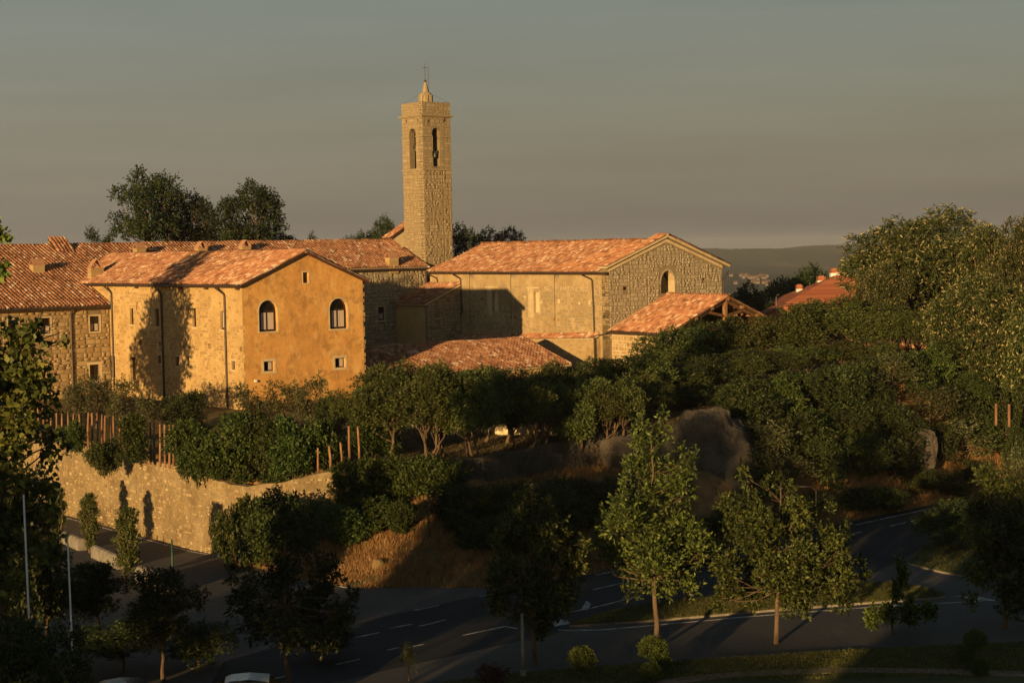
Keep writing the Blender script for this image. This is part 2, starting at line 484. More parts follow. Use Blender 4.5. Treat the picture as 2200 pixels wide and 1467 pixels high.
M_HOUSE = mat('russet_plaster', lambda x: x.ramp(x.noise(0.8, 4), [(0.3, (0.28, 0.10, 0.05)), (0.7, (0.38, 0.15, 0.075))]))
M_CREAM = mat('cream_plaster', lambda x: x.ramp(x.noise(0.8, 5), [(0.3, (0.50, 0.38, 0.20)), (0.7, (0.62, 0.50, 0.30))]))

# ------------------------------------------------------------------ terrain and roads
ROAD_Z = -19.5
_TX = [-75, -60, -46, -40, -34.4, -28.7, -21.7, -19.5, -17, -13.7, -10.5, -2.7, -0.5, 3.2, 7.5, 14, 22, 30, 38, 60, 75]
_TY = [178, 162, 146, 138, 130.6, 123.3, 114.1, 111.6, 109.6, 109.2, 109.6, 111, 114.5, 118.5, 122.5, 126, 133, 139, 147, 165, 172]
_BX = [-75, -60, -40, -34.4, -28.7, -21.7, -19.0, -16, -12.5, -9.9, -1.3, 5, 12, 18, 23.7, 36.5, 60, 75]
_BY = [178, 162, 138, 130.6, 123.3, 114.1, 110.4, 106.6, 102.0, 99.6, 99.0, 102.5, 109.5, 115, 120.5, 132.8, 154, 164]
def Tf(x): return np.interp(x, _TX, _TY)
def Bf(x):
    x = np.asarray(x, float)      # behind the retaining wall the ground steps up only inside the terrace
    k = np.clip((-16.0 - x) / 4.0, 0, 1)
    return np.interp(x, _BX, _BY) * (1 - k) + (Tf(x) + .35) * k
def zplat(x, y):
    b = np.interp(x, [-40, -15, -6, 0, 8, 14, 22, 32, 60], [-14.15, -14.1, -13.8, -13.8, -13.3, -12.7, -11.9, -11.0, -10.6])
    return b + np.clip((np.asarray(y) - Tf(x)) * 0.012, 0, 0.8)
def nz(x, y, f, s=0.0):
    return (np.sin(x * f + 1.3 * np.sin(y * f * 0.7 + s) + s) + np.sin(y * f * 1.13 + 1.7 * np.sin(x * f * 0.61 - s))) * 0.5
def drop(x): return np.interp(x, [-16, -12, -8, -3, 4, 9, 12], [4.5, 2.6, 2.3, 1.5, 1.9, 1.4, 0.0])
def ground(x, y):
    x, y = np.asarray(x, float), np.asarray(y, float)
    L = ROAD_Z - 0.12
    T = Tf(x)
    b = Bf(x)
    t = T - .35
    q = np.clip((y - b) / np.maximum(t - b, 0.3), 0, 1)
    q = q ** 0.85
    q = q * q * (3 - 2 * q) * 0.5 + q * 0.5
    bank = (0.25 * nz(x, y, 0.9) + 0.14 * nz(x, y, 2.3, 1.0) + 0.06 * nz(x, y, 5.1, 2.0))
    r = np.where(q <= 0, 0, 1) * bank * np.where(q < 1, np.minimum(1, q * 6), 0.35)
    zp = zplat(x, y)
    top = np.where(x < -16, L, zp - drop(x))
    z = L + (top - L) * q + r
    k = np.clip((y - (T + .45)) / 1.1, 0, 1)
    return np.where(k > 0, z * (1 - k) + (zp + .35 * bank) * k, z)
def gz(x, y): return float(ground(x, y))

def grid_mesh(name, xs, ys, zf, m, kind='structure'):
    X, Y = np.meshgrid(xs, ys)
    V = np.stack([X, Y, zf(X, Y)], -1).reshape(-1, 3)
    nx, ny = len(xs), len(ys)
    i = (np.arange(ny - 1)[:, None] * nx + np.arange(nx - 1)[None, :]).ravel()
    Fc = np.stack([i, i + 1, i + nx + 1, i + nx], 1)
    o = link(name, mk_mesh(name, V, Fc, smooth=True), m)
    return setp(o, kind=kind)
grid_mesh('ground', np.arange(-72, 72.1, 0.6), np.arange(55, 236, 0.7), ground, M_GROUND)

def zfar(x, y):
    base = np.interp(y, [-400, 200, 234, 236, 420, 800, 1600, 3000, 4200, 5200, 6000, 6600, 8000], [-24, -24, -24, -16, -34, -52, -72, -64, -66, -48, -15, -18, -60])
    k = np.clip((y - 900) / 2500, 0, 1)
    und = 7 * nz(x, y, 0.0021, 0.4) + 5 * nz(x, y, 0.0052, 1.1) + 2.5 * nz(x, y, 0.013, 2.0) + 1.2 * nz(x, y, 0.031, 0.3)
    ridge = np.interp(x, [-4000, 0, 600, 900, 1300, 2000, 4000], [-10, -8, -6, -1, 2, 0, 4]) * np.clip((y - 4500) / 1500, 0, 1)
    kr = np.clip((y - 4300) / 1300, 0, 1)
    bumps = 5 * np.sin(x * .0041 + 1) + 3 * np.sin(x * .0113 + y * .002) + 1.6 * np.sin(x * .027 + 2) + 1.3 * np.sin(x * .083 + y * .05) + 1.0 * np.sin(x * .19 + y * .11)
    return base + und * k * 0.6 + ridge + bumps * kr
def _hill(x):
    c = x.ramp(x.noise(0.006, 7, 0.7, sc3=(1, .10, 1)), [(0.35, (0.022, 0.032, 0.020)), (0.52, (0.040, 0.050, 0.028)), (0.60, (0.085, 0.078, 0.045)), (0.70, (0.16, 0.13, 0.085))])
    n2 = x.noise(0.0022, 5, 0.6, sc3=(1, 0.16, 1))
    c = x.mix(x.rng(n2, 0.44, 0.6, 1, 0), c, (0.024, 0.034, 0.022))
    x.bump(x.noise(0.05, 6, 0.7), 8, 1.0)
    return c
M_HILL = mat('wooded_hills', _hill)
_hx = np.concatenate([np.arange(-4000, -400, 60), np.arange(-400, 400, 20), np.arange(400, 2000, 12), np.arange(2000, 4001, 60)])
_hy = np.concatenate([np.arange(-400, 230, 30), [234, 236], np.arange(250, 800, 25), np.arange(800, 3000, 60), np.arange(3000, 8001, 60)])
grid_mesh('hills', _hx, _hy, zfar, M_HILL)

# flat road sheet out to the foot of the bank
xs = np.arange(-72, 72.1, 1.0)
V = []
for yf in (0.0, 1.0):
    for x in xs:
        V.append((x, 55 + (min(Bf(x), Tf(x) + .2 if x < -16 else 999) - 0.25 - 55) * yf, ROAD_Z))
n = len(xs)
V += [(a, b, c - 0.1) for a, b, c in V]
Fc = [[i, i + 1, n + i + 1, n + i] for i in range(n - 1)] + [[2 * n + n + i, 2 * n + n + i + 1, n + i + 1, n + i][::-1] for i in range(n - 1)]
setp(link('road', mk_mesh('road', V, Fc), M_ASPHALT), kind='structure')

def px_poly(pts, z): return [at_z(a, b, z) for a, b in pts]
def sheet(name, pts3, m, h=0.004, kind='structure', parent=None):
    b = MB()
    b.prism([(p[0], p[1], p[2] - 0.05) for p in pts3], (0, 0, 0.05 + h))
    o = b.build(name, m, parent)
    return setp(o, kind=kind) if parent is None else o
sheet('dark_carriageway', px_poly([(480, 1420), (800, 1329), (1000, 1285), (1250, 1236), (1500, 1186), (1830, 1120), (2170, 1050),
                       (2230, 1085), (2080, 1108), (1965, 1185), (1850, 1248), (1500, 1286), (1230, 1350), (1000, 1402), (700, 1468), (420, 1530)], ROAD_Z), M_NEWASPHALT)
def ribbon(b, pts, w, z, h=0.004):
    P = [np.array(p[:2], float) for p in pts]
    L_, R_ = [], []
    for i, p in enumerate(P):
        d = P[min(i + 1, len(P) - 1)] - P[max(i - 1, 0)]
        d /= np.linalg.norm(d)
        q = np.array([-d[1], d[0]]) * w / 2
        L_.append(p + q); R_.append(p - q)
    V = [(*p, z + h) for p in L_] + [(*p, z + h) for p in R_]
    k = len(P)
    V += [(*p, z - 0.03) for p in L_] + [(*p, z - 0.03) for p in R_]
    Fc = []
    for i in range(k - 1):
        Fc += [[k + i, k + i + 1, i + 1, i], [2 * k + i, 2 * k + i + 1, i + 1, i][::-1], [3 * k + i, 3 * k + i + 1, k + i + 1, k + i]]
    Fc += [[0, k, 3 * k, 2 * k], [k - 1, 3 * k - 1, 4 * k - 1, 2 * k - 1]]
    b.add(V, Fc)
def smooth_px(pts, z, k=8):
    P = np.array([at_z(a, b, z)[:2] for a, b in pts])
    t = np.arange(len(P))
    tt = np.linspace(0, len(P) - 1, (len(P) - 1) * k + 1)
    o = np.stack([np.interp(tt, t, P[:, 0]), np.interp(tt, t, P[:, 1])], 1)
    for _ in range(4):
        o[1:-1] = (o[:-2] + 2 * o[1:-1] + o[2:]) / 4
    return o
def marking(name, pts, w, k=8, h=0.010):
    b = MB()
    ribbon(b, smooth_px(pts, ROAD_Z, k), w, ROAD_Z, h)
    return setp(b.build(name, M_PAINT), kind='structure')
def pix(P):
    P = np.asarray(P, float); d = P @ _F
    return 1100 + F_PX * (P @ _R) / d, 733.5 - F_PX * (P @ _U) / d
marking('edge_line', [pix((x, Tf(x) - 1.0, ROAD_Z)) for x in (-44, -40, -34.4, -31.5, -28.7, -25, -21.7)] + [(470, 1194), (560, 1216), (660, 1245), (745, 1261)], 0.16)
marking('edge_line', [(1200, 1353), (1290, 1353), (1420, 1341), (1640, 1321), (1900, 1301), (2110, 1291)], 0.15)
marking('edge_line', [(1838, 1127), (1990, 1094), (2130, 1066)], 0.14)
marking('edge_line', [(1760, 1402.5), (1900, 1394), (2060, 1388), (2230, 1381)], 0.09)
for a in [(889, 1311, 943, 1300), (838, 1349, 885, 1340), (900, 1345, 957, 1331), (735, 1375, 815, 1358), (832, 1396, 858, 1390), (867, 1393, 910, 1383),
          (722, 1427, 773, 1415), (995, 1364, 1085, 1345), (1030, 1281, 1060, 1275), (1280, 1235, 1320, 1226), (1205, 1318, 1268, 1306), (1270, 1306, 1330, 1291), (1331, 1290, 1382, 1278), (1275, 1266, 1340, 1251),
          (412, 1436, 432, 1431), (580, 1459, 622, 1450), (1912, 1130, 1946, 1122), (1820, 1150, 1850, 1142)]:
    marking('lane_dash', [a[:2], a[2:]], 0.12, 2)
marking('junction_line', [(1085, 1345), (1112, 1350)], 0.12, 2)
marking('give_way_patch', [(1188, 1338), (1222, 1336)], 0.8, 2)
for q in ([(1190, 1345), (1206, 1330), (1222, 1339)], [(1248, 1309), (1260, 1290), (1270, 1297), (1262, 1310)], [(2050, 1280), (2095, 1278), (2140, 1290), (2110, 1290)]):
    sheet('painted_wedge', px_poly(q, ROAD_Z), M_PAINT, 0.008)

def island(name, pts, m, kerb=True, h=0.14, k=6):
    P = smooth_px(pts + [pts[0]], ROAD_Z, k)[:-1]
    c = P.mean(0)
    b = MB()
    b.prism([(p[0], p[1], ROAD_Z - 0.05) for p in P], (0, 0, h + 0.05 + (0.02 if kerb else 0)))
    o = setp(b.build(name, m), kind='structure')
    if kerb:
        kb = MB()
        ribbon(kb, np.vstack([P, P[:1]]), 0.13, ROAD_Z, h - .03)
        setp(kb.build('kerb', M_CONC), kind='structure')
    return P
ISL = island('traffic_island', [(1226, 1347), (1420, 1334), (1640, 1314), (1900, 1294), (2046, 1284), (1990, 1268), (1900, 1254), (1800, 1262), (1700, 1270), (1500, 1290), (1330, 1314), (1262, 1334)], M_GRASS)
ISR = island('corner_verge', [(1952, 1212), (2010, 1228), (2090, 1243), (2300, 1268), (2420, 1200), (2260, 1120), (2080, 1128), (1985, 1175)], M_GRASS)
VRG = island('roadside_verge', [(700, 1560), (930, 1475), (1060, 1455), (1280, 1438), (1500, 1423), (1760, 1405), (2000, 1392), (2350, 1378), (2350, 1640), (1500, 1640)], M_GRASS, False)
b = MB()
ribbon(b, smooth_px([(1350, 1482), (1450, 1462), (1560, 1450), (1680, 1443), (1820, 1439), (2000, 1441), (2300, 1450)], ROAD_Z + .15), 0.85, ROAD_Z + 0.14, 0.03)
setp(b.build('pavement', M_PAVE), kind='structure')

# ------------------------------------------------------------------ masonry, window and roof builders
def inside(P, poly):
    P = np.atleast_2d(P); poly = np.asarray(poly, float)
    x, y = P[:, 0], P[:, 1]
    r = np.zeros(len(P), bool)
    j = len(poly) - 1
    for i in range(len(poly)):
        xi, yi = poly[i]; xj, yj = poly[j]
        c = ((yi > y) != (yj > y)) & (x < (xj - xi) * (y - yi) / (yj - yi + 1e-12) + xi)
        r ^= c
        j = i
    return r
class Wall:
    """a vertical wall plane: origin B (x, y), unit direction d, normal n facing out"""
    def __init__(s, B, d, n=None):
        s.B = np.array(B[:2], float); s.d = np.array(d[:2], float)
        q = np.array([s.d[1], -s.d[0]])
        if n is None:
            n = q if np.dot(q, -s.B) > 0 else -q
        s.n = np.array(n, float)
    def p(s, a, z, off=0.0):
        q = s.B + s.d * a + s.n * off
        return np.array([q[0], q[1], z])
    def px(s, x, y): return on_wall(x, y, s.B, s.d)
    def rect(s, x0, y0, x1, y1):
        a = s.px(x0, (y0 + y1) / 2)[0]; b = s.px(x1, (y0 + y1) / 2)[0]
        c = (x0 + x1) / 2
        return (min(a, b), max(a, b), s.px(c, y1)[1], s.px(c, y0)[1])
def arch_poly(s0, s1, z0, z1, k=10, pointed=False):
    r = (s1 - s0) / 2; c = (s0 + s1) / 2
    if pointed:
        h = r * 1.5
        zs = z1 - h
        L_ = [(s1 - (s1 - c) * (1 - math.cos(q)) , zs + h * math.sin(q)) for q in np.linspace(0, math.pi / 2, k // 2 + 1)]
        R_ = [(2 * c - a, z) for a, z in L_[::-1]]
        return [(s0, z0), (s1, z0)] + L_ + R_[1:]
    zs = z1 - r
    return [(s0, z0), (s1, z0)] + [(c + r * math.cos(q), zs + r * math.sin(q)) for q in np.linspace(0, math.pi, k + 1)]
def rect_poly(s0, s1, z0, z1): return [(s0, z0), (s1, z0), (s1, z1), (s0, z1)]
def wall_mesh(name, w, outline, holes, m, parent, depth=0.32, off=0.0):
    polys = [outline] + list(holes)
    tri = tessellate_polygon([[Vector((a, z, 0)) for a, z in q] for q in polys])
    flat = [p for q in polys for p in q]
    V = [w.p(a, z, off) for a, z in flat]
    Fc = [list(t) for t in tri]
    k = len(outline)
    n0 = len(V)
    V += [w.p(a, z, off - depth) for a, z in flat]
    Fc += [[i, (i + 1) % k, n0 + (i + 1) % k, n0 + i] for i in range(k)]
    i0 = k
    for h in holes:
        kk = len(h)
        Fc += [[i0 + i, i0 + (i + 1) % kk, n0 + i0 + (i + 1) % kk, n0 + i0 + i] for i in range(kk)]
        i0 += kk
    return link(name, mk_mesh(name, V, Fc), m, parent)
def plate(name, w, poly, off, thick, m, parent, t=0.5):
    b = MB()
    n = np.array([w.n[0], w.n[1], 0])
    b.prism([w.p(a, z, off - thick) for a, z in poly], n * thick, t)
    return b.build(name, m, parent)
def bar(b, w, s0, s1, z0, z1, off, thick, t=0.5):
    n = np.array([w.n[0], w.n[1], 0])
    b.prism([w.p(a, z, off - thick) for a, z in rect_poly(s0, s1, z0, z1)], n * thick, t)
def window(w, parent, r, kind='plain', depth=0.30, sill=True, surround=0.0, curtain=(), pointed=False, sillm=None, name='window'):
    """frame with pane, curtain, sill and surround as its own pieces; returns the hole polygon"""
    s0, s1, z0, z1 = r
    arch = kind == 'arch'
    poly = arch_poly(s0, s1, z0, z1, pointed=pointed) if arch else rect_poly(s0, s1, z0, z1)
    f = 0.06 if s1 - s0 > 0.5 else 0.04
    b = MB()
    o = -depth + 0.05
    bar(b, w, s0, s0 + f, z0, z1 - ((s1 - s0) / 2 if arch else 0), o, 0.06)
    bar(b, w, s1 - f, s1, z0, z1 - ((s1 - s0) / 2 if arch else 0), o, 0.06)
    bar(b, w, s0 + f, s1 - f, z0, z0 + f, o, 0.06)
    if arch:
        zs = z1 - (s1 - s0) / 2
        bar(b, w, s0 + f, s1 - f, zs - f, zs, o, 0.06)
        bar(b, w, (s0 + s1) / 2 - f * .8, (s0 + s1) / 2 + f * .8, z0 + f, zs - f, o, 0.062)
    else:
        bar(b, w, s0 + f, s1 - f, z1 - f, z1, o, 0.06)
        if s1 - s0 > 0.5:
            bar(b, w, (s0 + s1) / 2 - f * .6, (s0 + s1) / 2 + f * .6, z0 + f, z1 - f, o, 0.062)
    fr = b.build(name, M_FRAME, parent)
    plate('pane', w, poly, -depth, 0.02, M_GLASS, fr)
    for (a, c, e, g) in curtain:
        plate('curtain', w, rect_poly(s0 + (s1 - s0) * a, s0 + (s1 - s0) * c, z0 + (z1 - z0) * e, z0 + (z1 - z0) * g), -depth + 0.03, 0.015, M_CURTAIN, fr)
    if sill:
        plate('sill', w, rect_poly(s0 - 0.12, s1 + 0.12, z0 - 0.14, z0 - 0.003), 0.06, 0.3, sillm or M_TRIM, fr)
    if surround:
        q = surround
        bs = MB()
        bar(bs, w, s0 - q, s0 - .004, z0 - .003, z1, 0.022, 0.1)
        bar(bs, w, s1 + .004, s1 + q, z0 - .003, z1, 0.022, 0.1)
        bar(bs, w, s0 - q, s1 + q, z1 + .003, z1 + q, 0.024, 0.1)
        if not sill: bar(bs, w, s0 - q, s1 + q, z0 - q, z0 - .006, 0.024, 0.1)
        bs.build('surround', sillm or M_TRIM, fr)
    return poly

_STONES = {}
def stone_variants(m):
    if m.name not in _STONES:
        L_ = []
        for k in range(14):
            r = np.random.default_rng(100 + k)
            V = []
            for j, (x, z) in enumerate(((0, 0), (1, 0), (1, 1), (0, 1))):
                V.append((x + r.uniform(-.02, .02), -1.2, z + r.uniform(-.02, .02)))
            ins = r.uniform(0.03, 0.19, 8)
            for j, (x, z) in enumerate(((0, 0), (1, 0), (1, 1), (0, 1))):
                V.append((abs(x - ins[j]), r.uniform(.6, 1.15), abs(z - ins[j + 4] * 1.3)))
            Fc = np.array([[4, 5, 6, 7], [0, 1, 5, 4], [1, 2, 6, 5], [2, 3, 7, 6], [3, 0, 4, 7]])
            me = mk_mesh('stone', V, Fc, np.full(5, np.clip(r.normal(.5, .17), 0, 1)))
            me.materials.append(m)
            L_.append((me, np.array(V), Fc))
        _STONES[m.name] = L_
    return _STONES[m.name]
def stones(w, outline, holes, m, parent, ch=0.3, cw=0.45, prot=0.035, seed=1, keep=1.0, single=300, name='stone', gap=0.025, off=0.0, patch=None, mean=.5, sd=.17):
    r = np.random.default_rng(seed)
    vs_ = stone_variants(m)
    o = np.asarray(outline)
    smin, smax, zmin, zmax = o[:, 0].min(), o[:, 0].max(), o[:, 1].min(), o[:, 1].max()
    hb = [(np.asarray(h, float).min(0) - .02, np.asarray(h, float).max(0) + .02) for h in holes]
    def span(z):
        xs_ = []
        for i in range(len(o)):
            p, q = o[i], o[(i + 1) % len(o)]
            if (p[1] > z) != (q[1] > z):
                xs_.append(p[0] + (q[0] - p[0]) * (z - p[1]) / (q[1] - p[1]))
        return (min(xs_), max(xs_)) if len(xs_) > 1 else None
    cells = []
    zs = smin
    while zs < smax - .01:       # patches of wall, each with its own courses, as built over the years
        ze_ = min(smax, zs + r.uniform(2.6, 6) * cw)
        if smax - ze_ < cw: ze_ = smax
        z = zmin - r.uniform(0, ch)
        while z < zmax:
            h = ch * r.choice([.6, .8, 1.0, 1.2, 1.5])
            z0, z1 = max(z, zmin + .01), min(z + h, zmax - .01)
            z += h
            if z1 - z0 < ch * .3: continue
            s0_, s1_ = span(z0 + .005), span(z1 - .005)
            if s0_ is None or s1_ is None: continue
            iv = [(max(zs, s0_[0], s1_[0]), min(ze_, s0_[1], s1_[1]))]
            for lo, hi in hb:
                if z0 < hi[1] and z1 > lo[1]:
                    iv = [q for a_, b_ in iv for q in ((a_, min(b_, lo[0])), (max(a_, hi[0]), b_))]
            for a_, b_ in iv:
                s = a_
                while b_ - s > .06:
                    wd = cw * r.uniform(0.55, 1.6)
                    if b_ - s - wd < cw * .4: wd = b_ - s
                    cells.append((s, z0, wd, z1 - z0))
                    s += wd
        zs = ze_
    c = np.array(cells)
    ok = np.ones(len(c), bool)
    if patch is not None:
        ok &= patch(c[:, 0] + c[:, 2] / 2, c[:, 1] + c[:, 3] / 2, r)
    elif keep < 1:
        ok &= r.random(len(c)) < keep
    c = c[ok]
    if not len(c): return
    var = r.integers(0, len(vs_), len(c))
    pr = prot * r.uniform(0.5, 1.5, len(c))
    near = np.array([pxm(w.p(a + b_ / 2, d + e / 2)) for a, d, b_, e in c]) if len(c) < 4000 else np.ones(len(c))
    order = np.argsort(-(c[:, 2] * c[:, 3] * near ** 2))
    d3 = np.array([*w.d, 0]); n3 = np.array([*w.n, 0])
    base = BASE[parent.name]
    for k, i in enumerate(order[:single]):
        s, zz, wd, h = c[i]
        ob = bpy.data.objects.new(name, vs_[var[i]][0])
        COL.objects.link(ob)
        ob.parent = parent
        L0 = w.p(s + gap / 2, zz + gap / 2, off) - base
        ax, an, az = d3 * (wd - gap), n3 * pr[i], np.array([0, 0, h - gap])
        ob.matrix_local = Matrix(((ax[0], an[0], az[0], L0[0]), (ax[1], an[1], az[1], L0[1]), (ax[2], an[2], az[2], L0[2]), (0, 0, 0, 1)))
    rest = order[single:]
    if len(rest):
        P, Q, T_ = [], [], []
        for k, i in enumerate(rest):
            s, zz, wd, h = c[i]
            U_ = vs_[var[i]][1]
            P.append(w.p(s + gap / 2, zz + gap / 2, off) + U_[:, :1] * (d3 * (wd - gap)) + U_[:, 1:2] * (n3 * pr[i]) + U_[:, 2:] * np.array([0, 0, h - gap]))
            Q.append(vs_[var[i]][2] + 8 * k)
            T_.append(np.full(5, np.clip(r.normal(mean, sd), 0, 1)))
        me = mk_mesh(name + 's', np.concatenate(P), np.concatenate(Q), np.concatenate(T_))
        setp(link('small_' + name + 's', me, m, parent), kind='stuff')

_TILES = []
def tile_variants():
    if not _TILES:
        for k in range(16):
            r = np.random.default_rng(300 + k)
            V = []
            for (y, hw, hh, lift) in ((0, 0.078, 0.085, 0.0), (1, 0.098, 0.105, 0.028)):
                for q in np.linspace(0, math.pi, 6):
                    V.append((hw * math.cos(q), y, hh * math.sin(q) + lift + r.uniform(-.004, .004)))
            V += [(0.07 * math.cos(q), 1, 0.045 * math.sin(q) + 0.012) for q in np.linspace(0, math.pi, 6)]
            Fc = [[i, i + 1, i + 7, i + 6] for i in range(5)] + [[i + 6, i + 7, i + 13, i + 12] for i in range(5)]
            Fc = np.array(Fc)
            t = [0.12, .24, .30, .36, .40, .44, .48, .52, .55, .58, .62, .66, .72, .80, .90, .33][k]
            me = mk_mesh('roof_tile', V, Fc, np.full(len(Fc), t))
            me.materials.append(M_TILE)
            _TILES.append((me, np.array(V), Fc))
    return _TILES
def roof_plane(parent, R, a, dn, poly, seed=1, name='roof', col=0.40, row=0.46, thick=0.14, single=300, slabm=None, holes=()):
    """sloped tiled plane: R point on the ridge, a unit vector along it, dn unit vector down the slope; poly = outline in (along, down) metres"""
    r = np.random.default_rng(seed)
    R, a, dn = (np.asarray(q, float) for q in (R, a, dn))
    nn = np.cross(a, dn)
    if nn[2] < 0: nn = -nn
    b = MB()
    b.prism([R + a * s + dn * t - nn * thick for s, t in poly], nn * thick)
    ro = b.build(name, slabm or M_TILEBED, parent)
    p = np.asarray(poly, float)
    S, T_ = [], []
    s = p[:, 0].min() + col / 2
    while s < p[:, 0].max():
        t = p[:, 1].max() + 0.06
        while t > p[:, 1].min():
            S.append(s); T_.append(t); t -= row
        s += col
    S, T_ = np.array(S), np.array(T_)
    ok = inside(np.stack([S, T_ - 0.12], 1), poly) & inside(np.stack([S, np.maximum(T_ - row * .8, p[:, 1].min() + .01)], 1), poly)
    for h in holes:
        ok &= ~inside(np.stack([S, T_ - row * .6], 1), h)
    S, T_ = S[ok], T_[ok]
    n = len(S)
    tv = tile_variants()
    # weathering patches shift the tones
    pat = np.array([0.5 + 0.5 * math.sin(x * .55 + 2 * math.sin(y * .7 + seed)) * math.sin(y * .9 + seed) for x, y in zip(S, T_)])
    var = np.clip((r.random(n) * 16 + (pat - .5) * 2.5).astype(int), 0, 15)
    js, jt, jn = r.normal(0, .008, n), r.normal(0, .02, n), np.abs(r.normal(0, .008, n))
    yaw = r.normal(0, .03, n)
    base = BASE[parent.name]
    kx = col / .235
    L_ = row * 1.28
    sag = .035 * (1 + np.sin(S * .55 + seed) * np.sin(T_ * .8 + seed)) + .02 * (1 + np.sin(S * 1.7 + T_ * .6))
    P0 = R + np.outer(S + js, a) + np.outer(T_ - L_ + jt, dn) + np.outer(jn + .004 + sag, nn)
    depth = P0 @ _F
    order = np.argsort(depth)
    for i in order[:single]:
        ob = bpy.data.objects.new('roof_tile', tv[var[i]][0])
        COL.objects.link(ob)
        ob.parent = ro
        ax = a * math.cos(yaw[i]) + dn * math.sin(yaw[i])
        ay = (dn * math.cos(yaw[i]) - a * math.sin(yaw[i])) * L_
        q = P0[i] - base
        ax = ax * kx; nz_ = nn * kx
        ob.matrix_local = Matrix(((ax[0], ay[0], nz_[0], q[0]), (ax[1], ay[1], nz_[1], q[1]), (ax[2], ay[2], nz_[2], q[2]), (0, 0, 0, 1)))
    rest = order[single:]
    if len(rest):
        tvV = np.array([v[1] for v in tv]); Fc0 = tv[0][2]
        cs, sn = np.cos(yaw[rest])[:, None, None], np.sin(yaw[rest])[:, None, None]
        U_ = tvV[var[rest]]
        x, y, z = U_[:, :, :1] * kx, U_[:, :, 1:2] * L_, U_[:, :, 2:] * kx
        P = P0[rest][:, None, :] + (x * cs - y * sn) * a + (x * sn + y * cs) * dn + z * nn
        Fc = (Fc0[None] + (np.arange(len(rest)) * U_.shape[1])[:, None, None]).reshape(-1, 4)
        tt = np.array([v[0].attributes['tint'].data[0].value for v in tv])[var[rest]] + r.normal(0, .05, len(rest))
        me = mk_mesh('roof_tiles', P.reshape(-1, 3), Fc, np.repeat(np.clip(tt, 0, 1), len(Fc0)))
        setp(link('far_roof_tiles', me, M_TILE, ro), kind='stuff')
    return ro
def ridge_tiles(parent, A, B, seed=5, r0=0.13, m=None, name='ridge'):
    """a row of half-round ridge tiles bedded in mortar from A to B"""
    A, B = np.asarray(A, float), np.asarray(B, float)
    L_ = np.linalg.norm(B - A); d = (B - A) / L_
    x = np.cross(d, (0, 0, 1)); x /= np.linalg.norm(x)
    up = np.cross(x, d)
    r = np.random.default_rng(seed)
    bm = MB()
    nb = max(2, int(L_ / 2.2))
    wob = lambda t: up * (.035 * math.sin(t * .8 + seed) + .025 * math.sin(t * 1.9 + 2 * seed))
    bm.tube([A + d * (L_ * i / nb) - up * .03 + wob(L_ * i / nb) for i in range(nb + 1)], r0 * .95, 8)
    ro = bm.build(name, m or M_PALEMORTAR, parent)
    k = max(1, int(L_ / 0.42))
    b = MB()
    for i in range(k):
        t0, t1 = i * L_ / k, (i + 1) * L_ / k + .05
        V = []
        for t, rr in ((t0, r0 * 1.12), (t1, r0 * .95)):
            for q in np.linspace(0, math.pi, 6):
                V.append(A + d * t + wob(t) + x * rr * math.cos(q) + up * (rr * math.sin(q)))
        b.add(V, [[j, j + 1, j + 7, j + 6] for j in range(5)], float(np.clip(r.normal(.78, .16), 0, 1)))
    setp(b.build('ridge_tiles', M_TILE, ro), kind='stuff')
    return ro
def gutter(parent, A, B, r=0.13, name='gutter'):
    b = MB()
    b.tube([A, B], r, 8)
    return b.build(name, M_PIPE, parent)
def pipe(parent, pts, r=0.06, name='downpipe'):
    b = MB()
    b.tube(pts, r, 7)
    o = b.build(name, M_PIPE, parent)
    return o
def chimney(parent, P, ax, w=(1.0, 0.7), h=0.9, cap='tent', dig=0.8, capdir=0):
    """brick stack with a little tiled tent on top; ax = horizontal unit vector of its long side"""
    P = np.asarray(P, float); ax = np.asarray(ax, float); ay = np.array([-ax[1], ax[0], 0])
    b = MB()
    b.box(P + (0, 0, (h - dig) / 2), ax * w[0] / 2, ay * w[1] / 2, np.array([0, 0, (h + dig) / 2]))
    o = b.build('chimney', M_STONE_WARM, parent)
    k = MB()
    nrow = max(3, int(h / .12))
    for i in range(nrow):     # brick courses a little proud
        z = (i + .5) * h / nrow
        k.box(P + (0, 0, z), ax * (w[0] / 2 + .012), ay * (w[1] / 2 + .012), np.array([0, 0, h / nrow * .36]), float(rng.uniform(.3, .9)))
    k.build('brick_courses', M_STONE_WARM, o)
    c = MB()
    top = P + (0, 0, h)
    c.box(top + (0, 0, .03), ax * (w[0] / 2 + .07), ay * (w[1] / 2 + .07), np.array([0, 0, .035]), .8)
    A_, B_ = (ax, ay) if capdir == 0 else (ay, ax)
    wa, wb = (w[0], w[1]) if capdir == 0 else (w[1], w[0])
    for sgn in (-1, 1):   # two leaning slabs meeting at the top
        lo = top + A_ * sgn * (wa / 2) + (0, 0, .065)
        hi = top + (0, 0, .065 + wa * .62)
        q = B_ * (wb / 2)
        nrm = A_ * sgn * .05 + np.array([0, 0, .05])
        c.prism([lo - q, lo + q, hi + q, hi - q], nrm, .7)
    c.build('chimney_cap', M_TILE, o)
    return o

# ------------------------------------------------------------------ the convent
def unit(deg): return np.array([math.cos(math.radians(deg)), math.sin(math.radians(deg))])
def p3(q, z): return np.array([q[0], q[1], z])
AW, ACH = 38.852, 34.503
u, v = unit(AW), unit(AW + 90)
uc, vc = unit(ACH), unit(ACH + 90)
W0 = np.array([-23.148, 150.0])
GZ = -14.6                      # walls run down into the ground
u3, v3 = p3(u, 0), p3(v, 0)
uc3, vc3 = p3(uc, 0), p3(vc, 0)
def slope(dirh, k):
    q = np.array([dirh[0], dirh[1], -k]); return q / np.linalg.norm(q)
def on_plane(px, py, P0, n):
    r = ray(px, py)
    return r * (np.dot(n, P0) / np.dot(n, r))

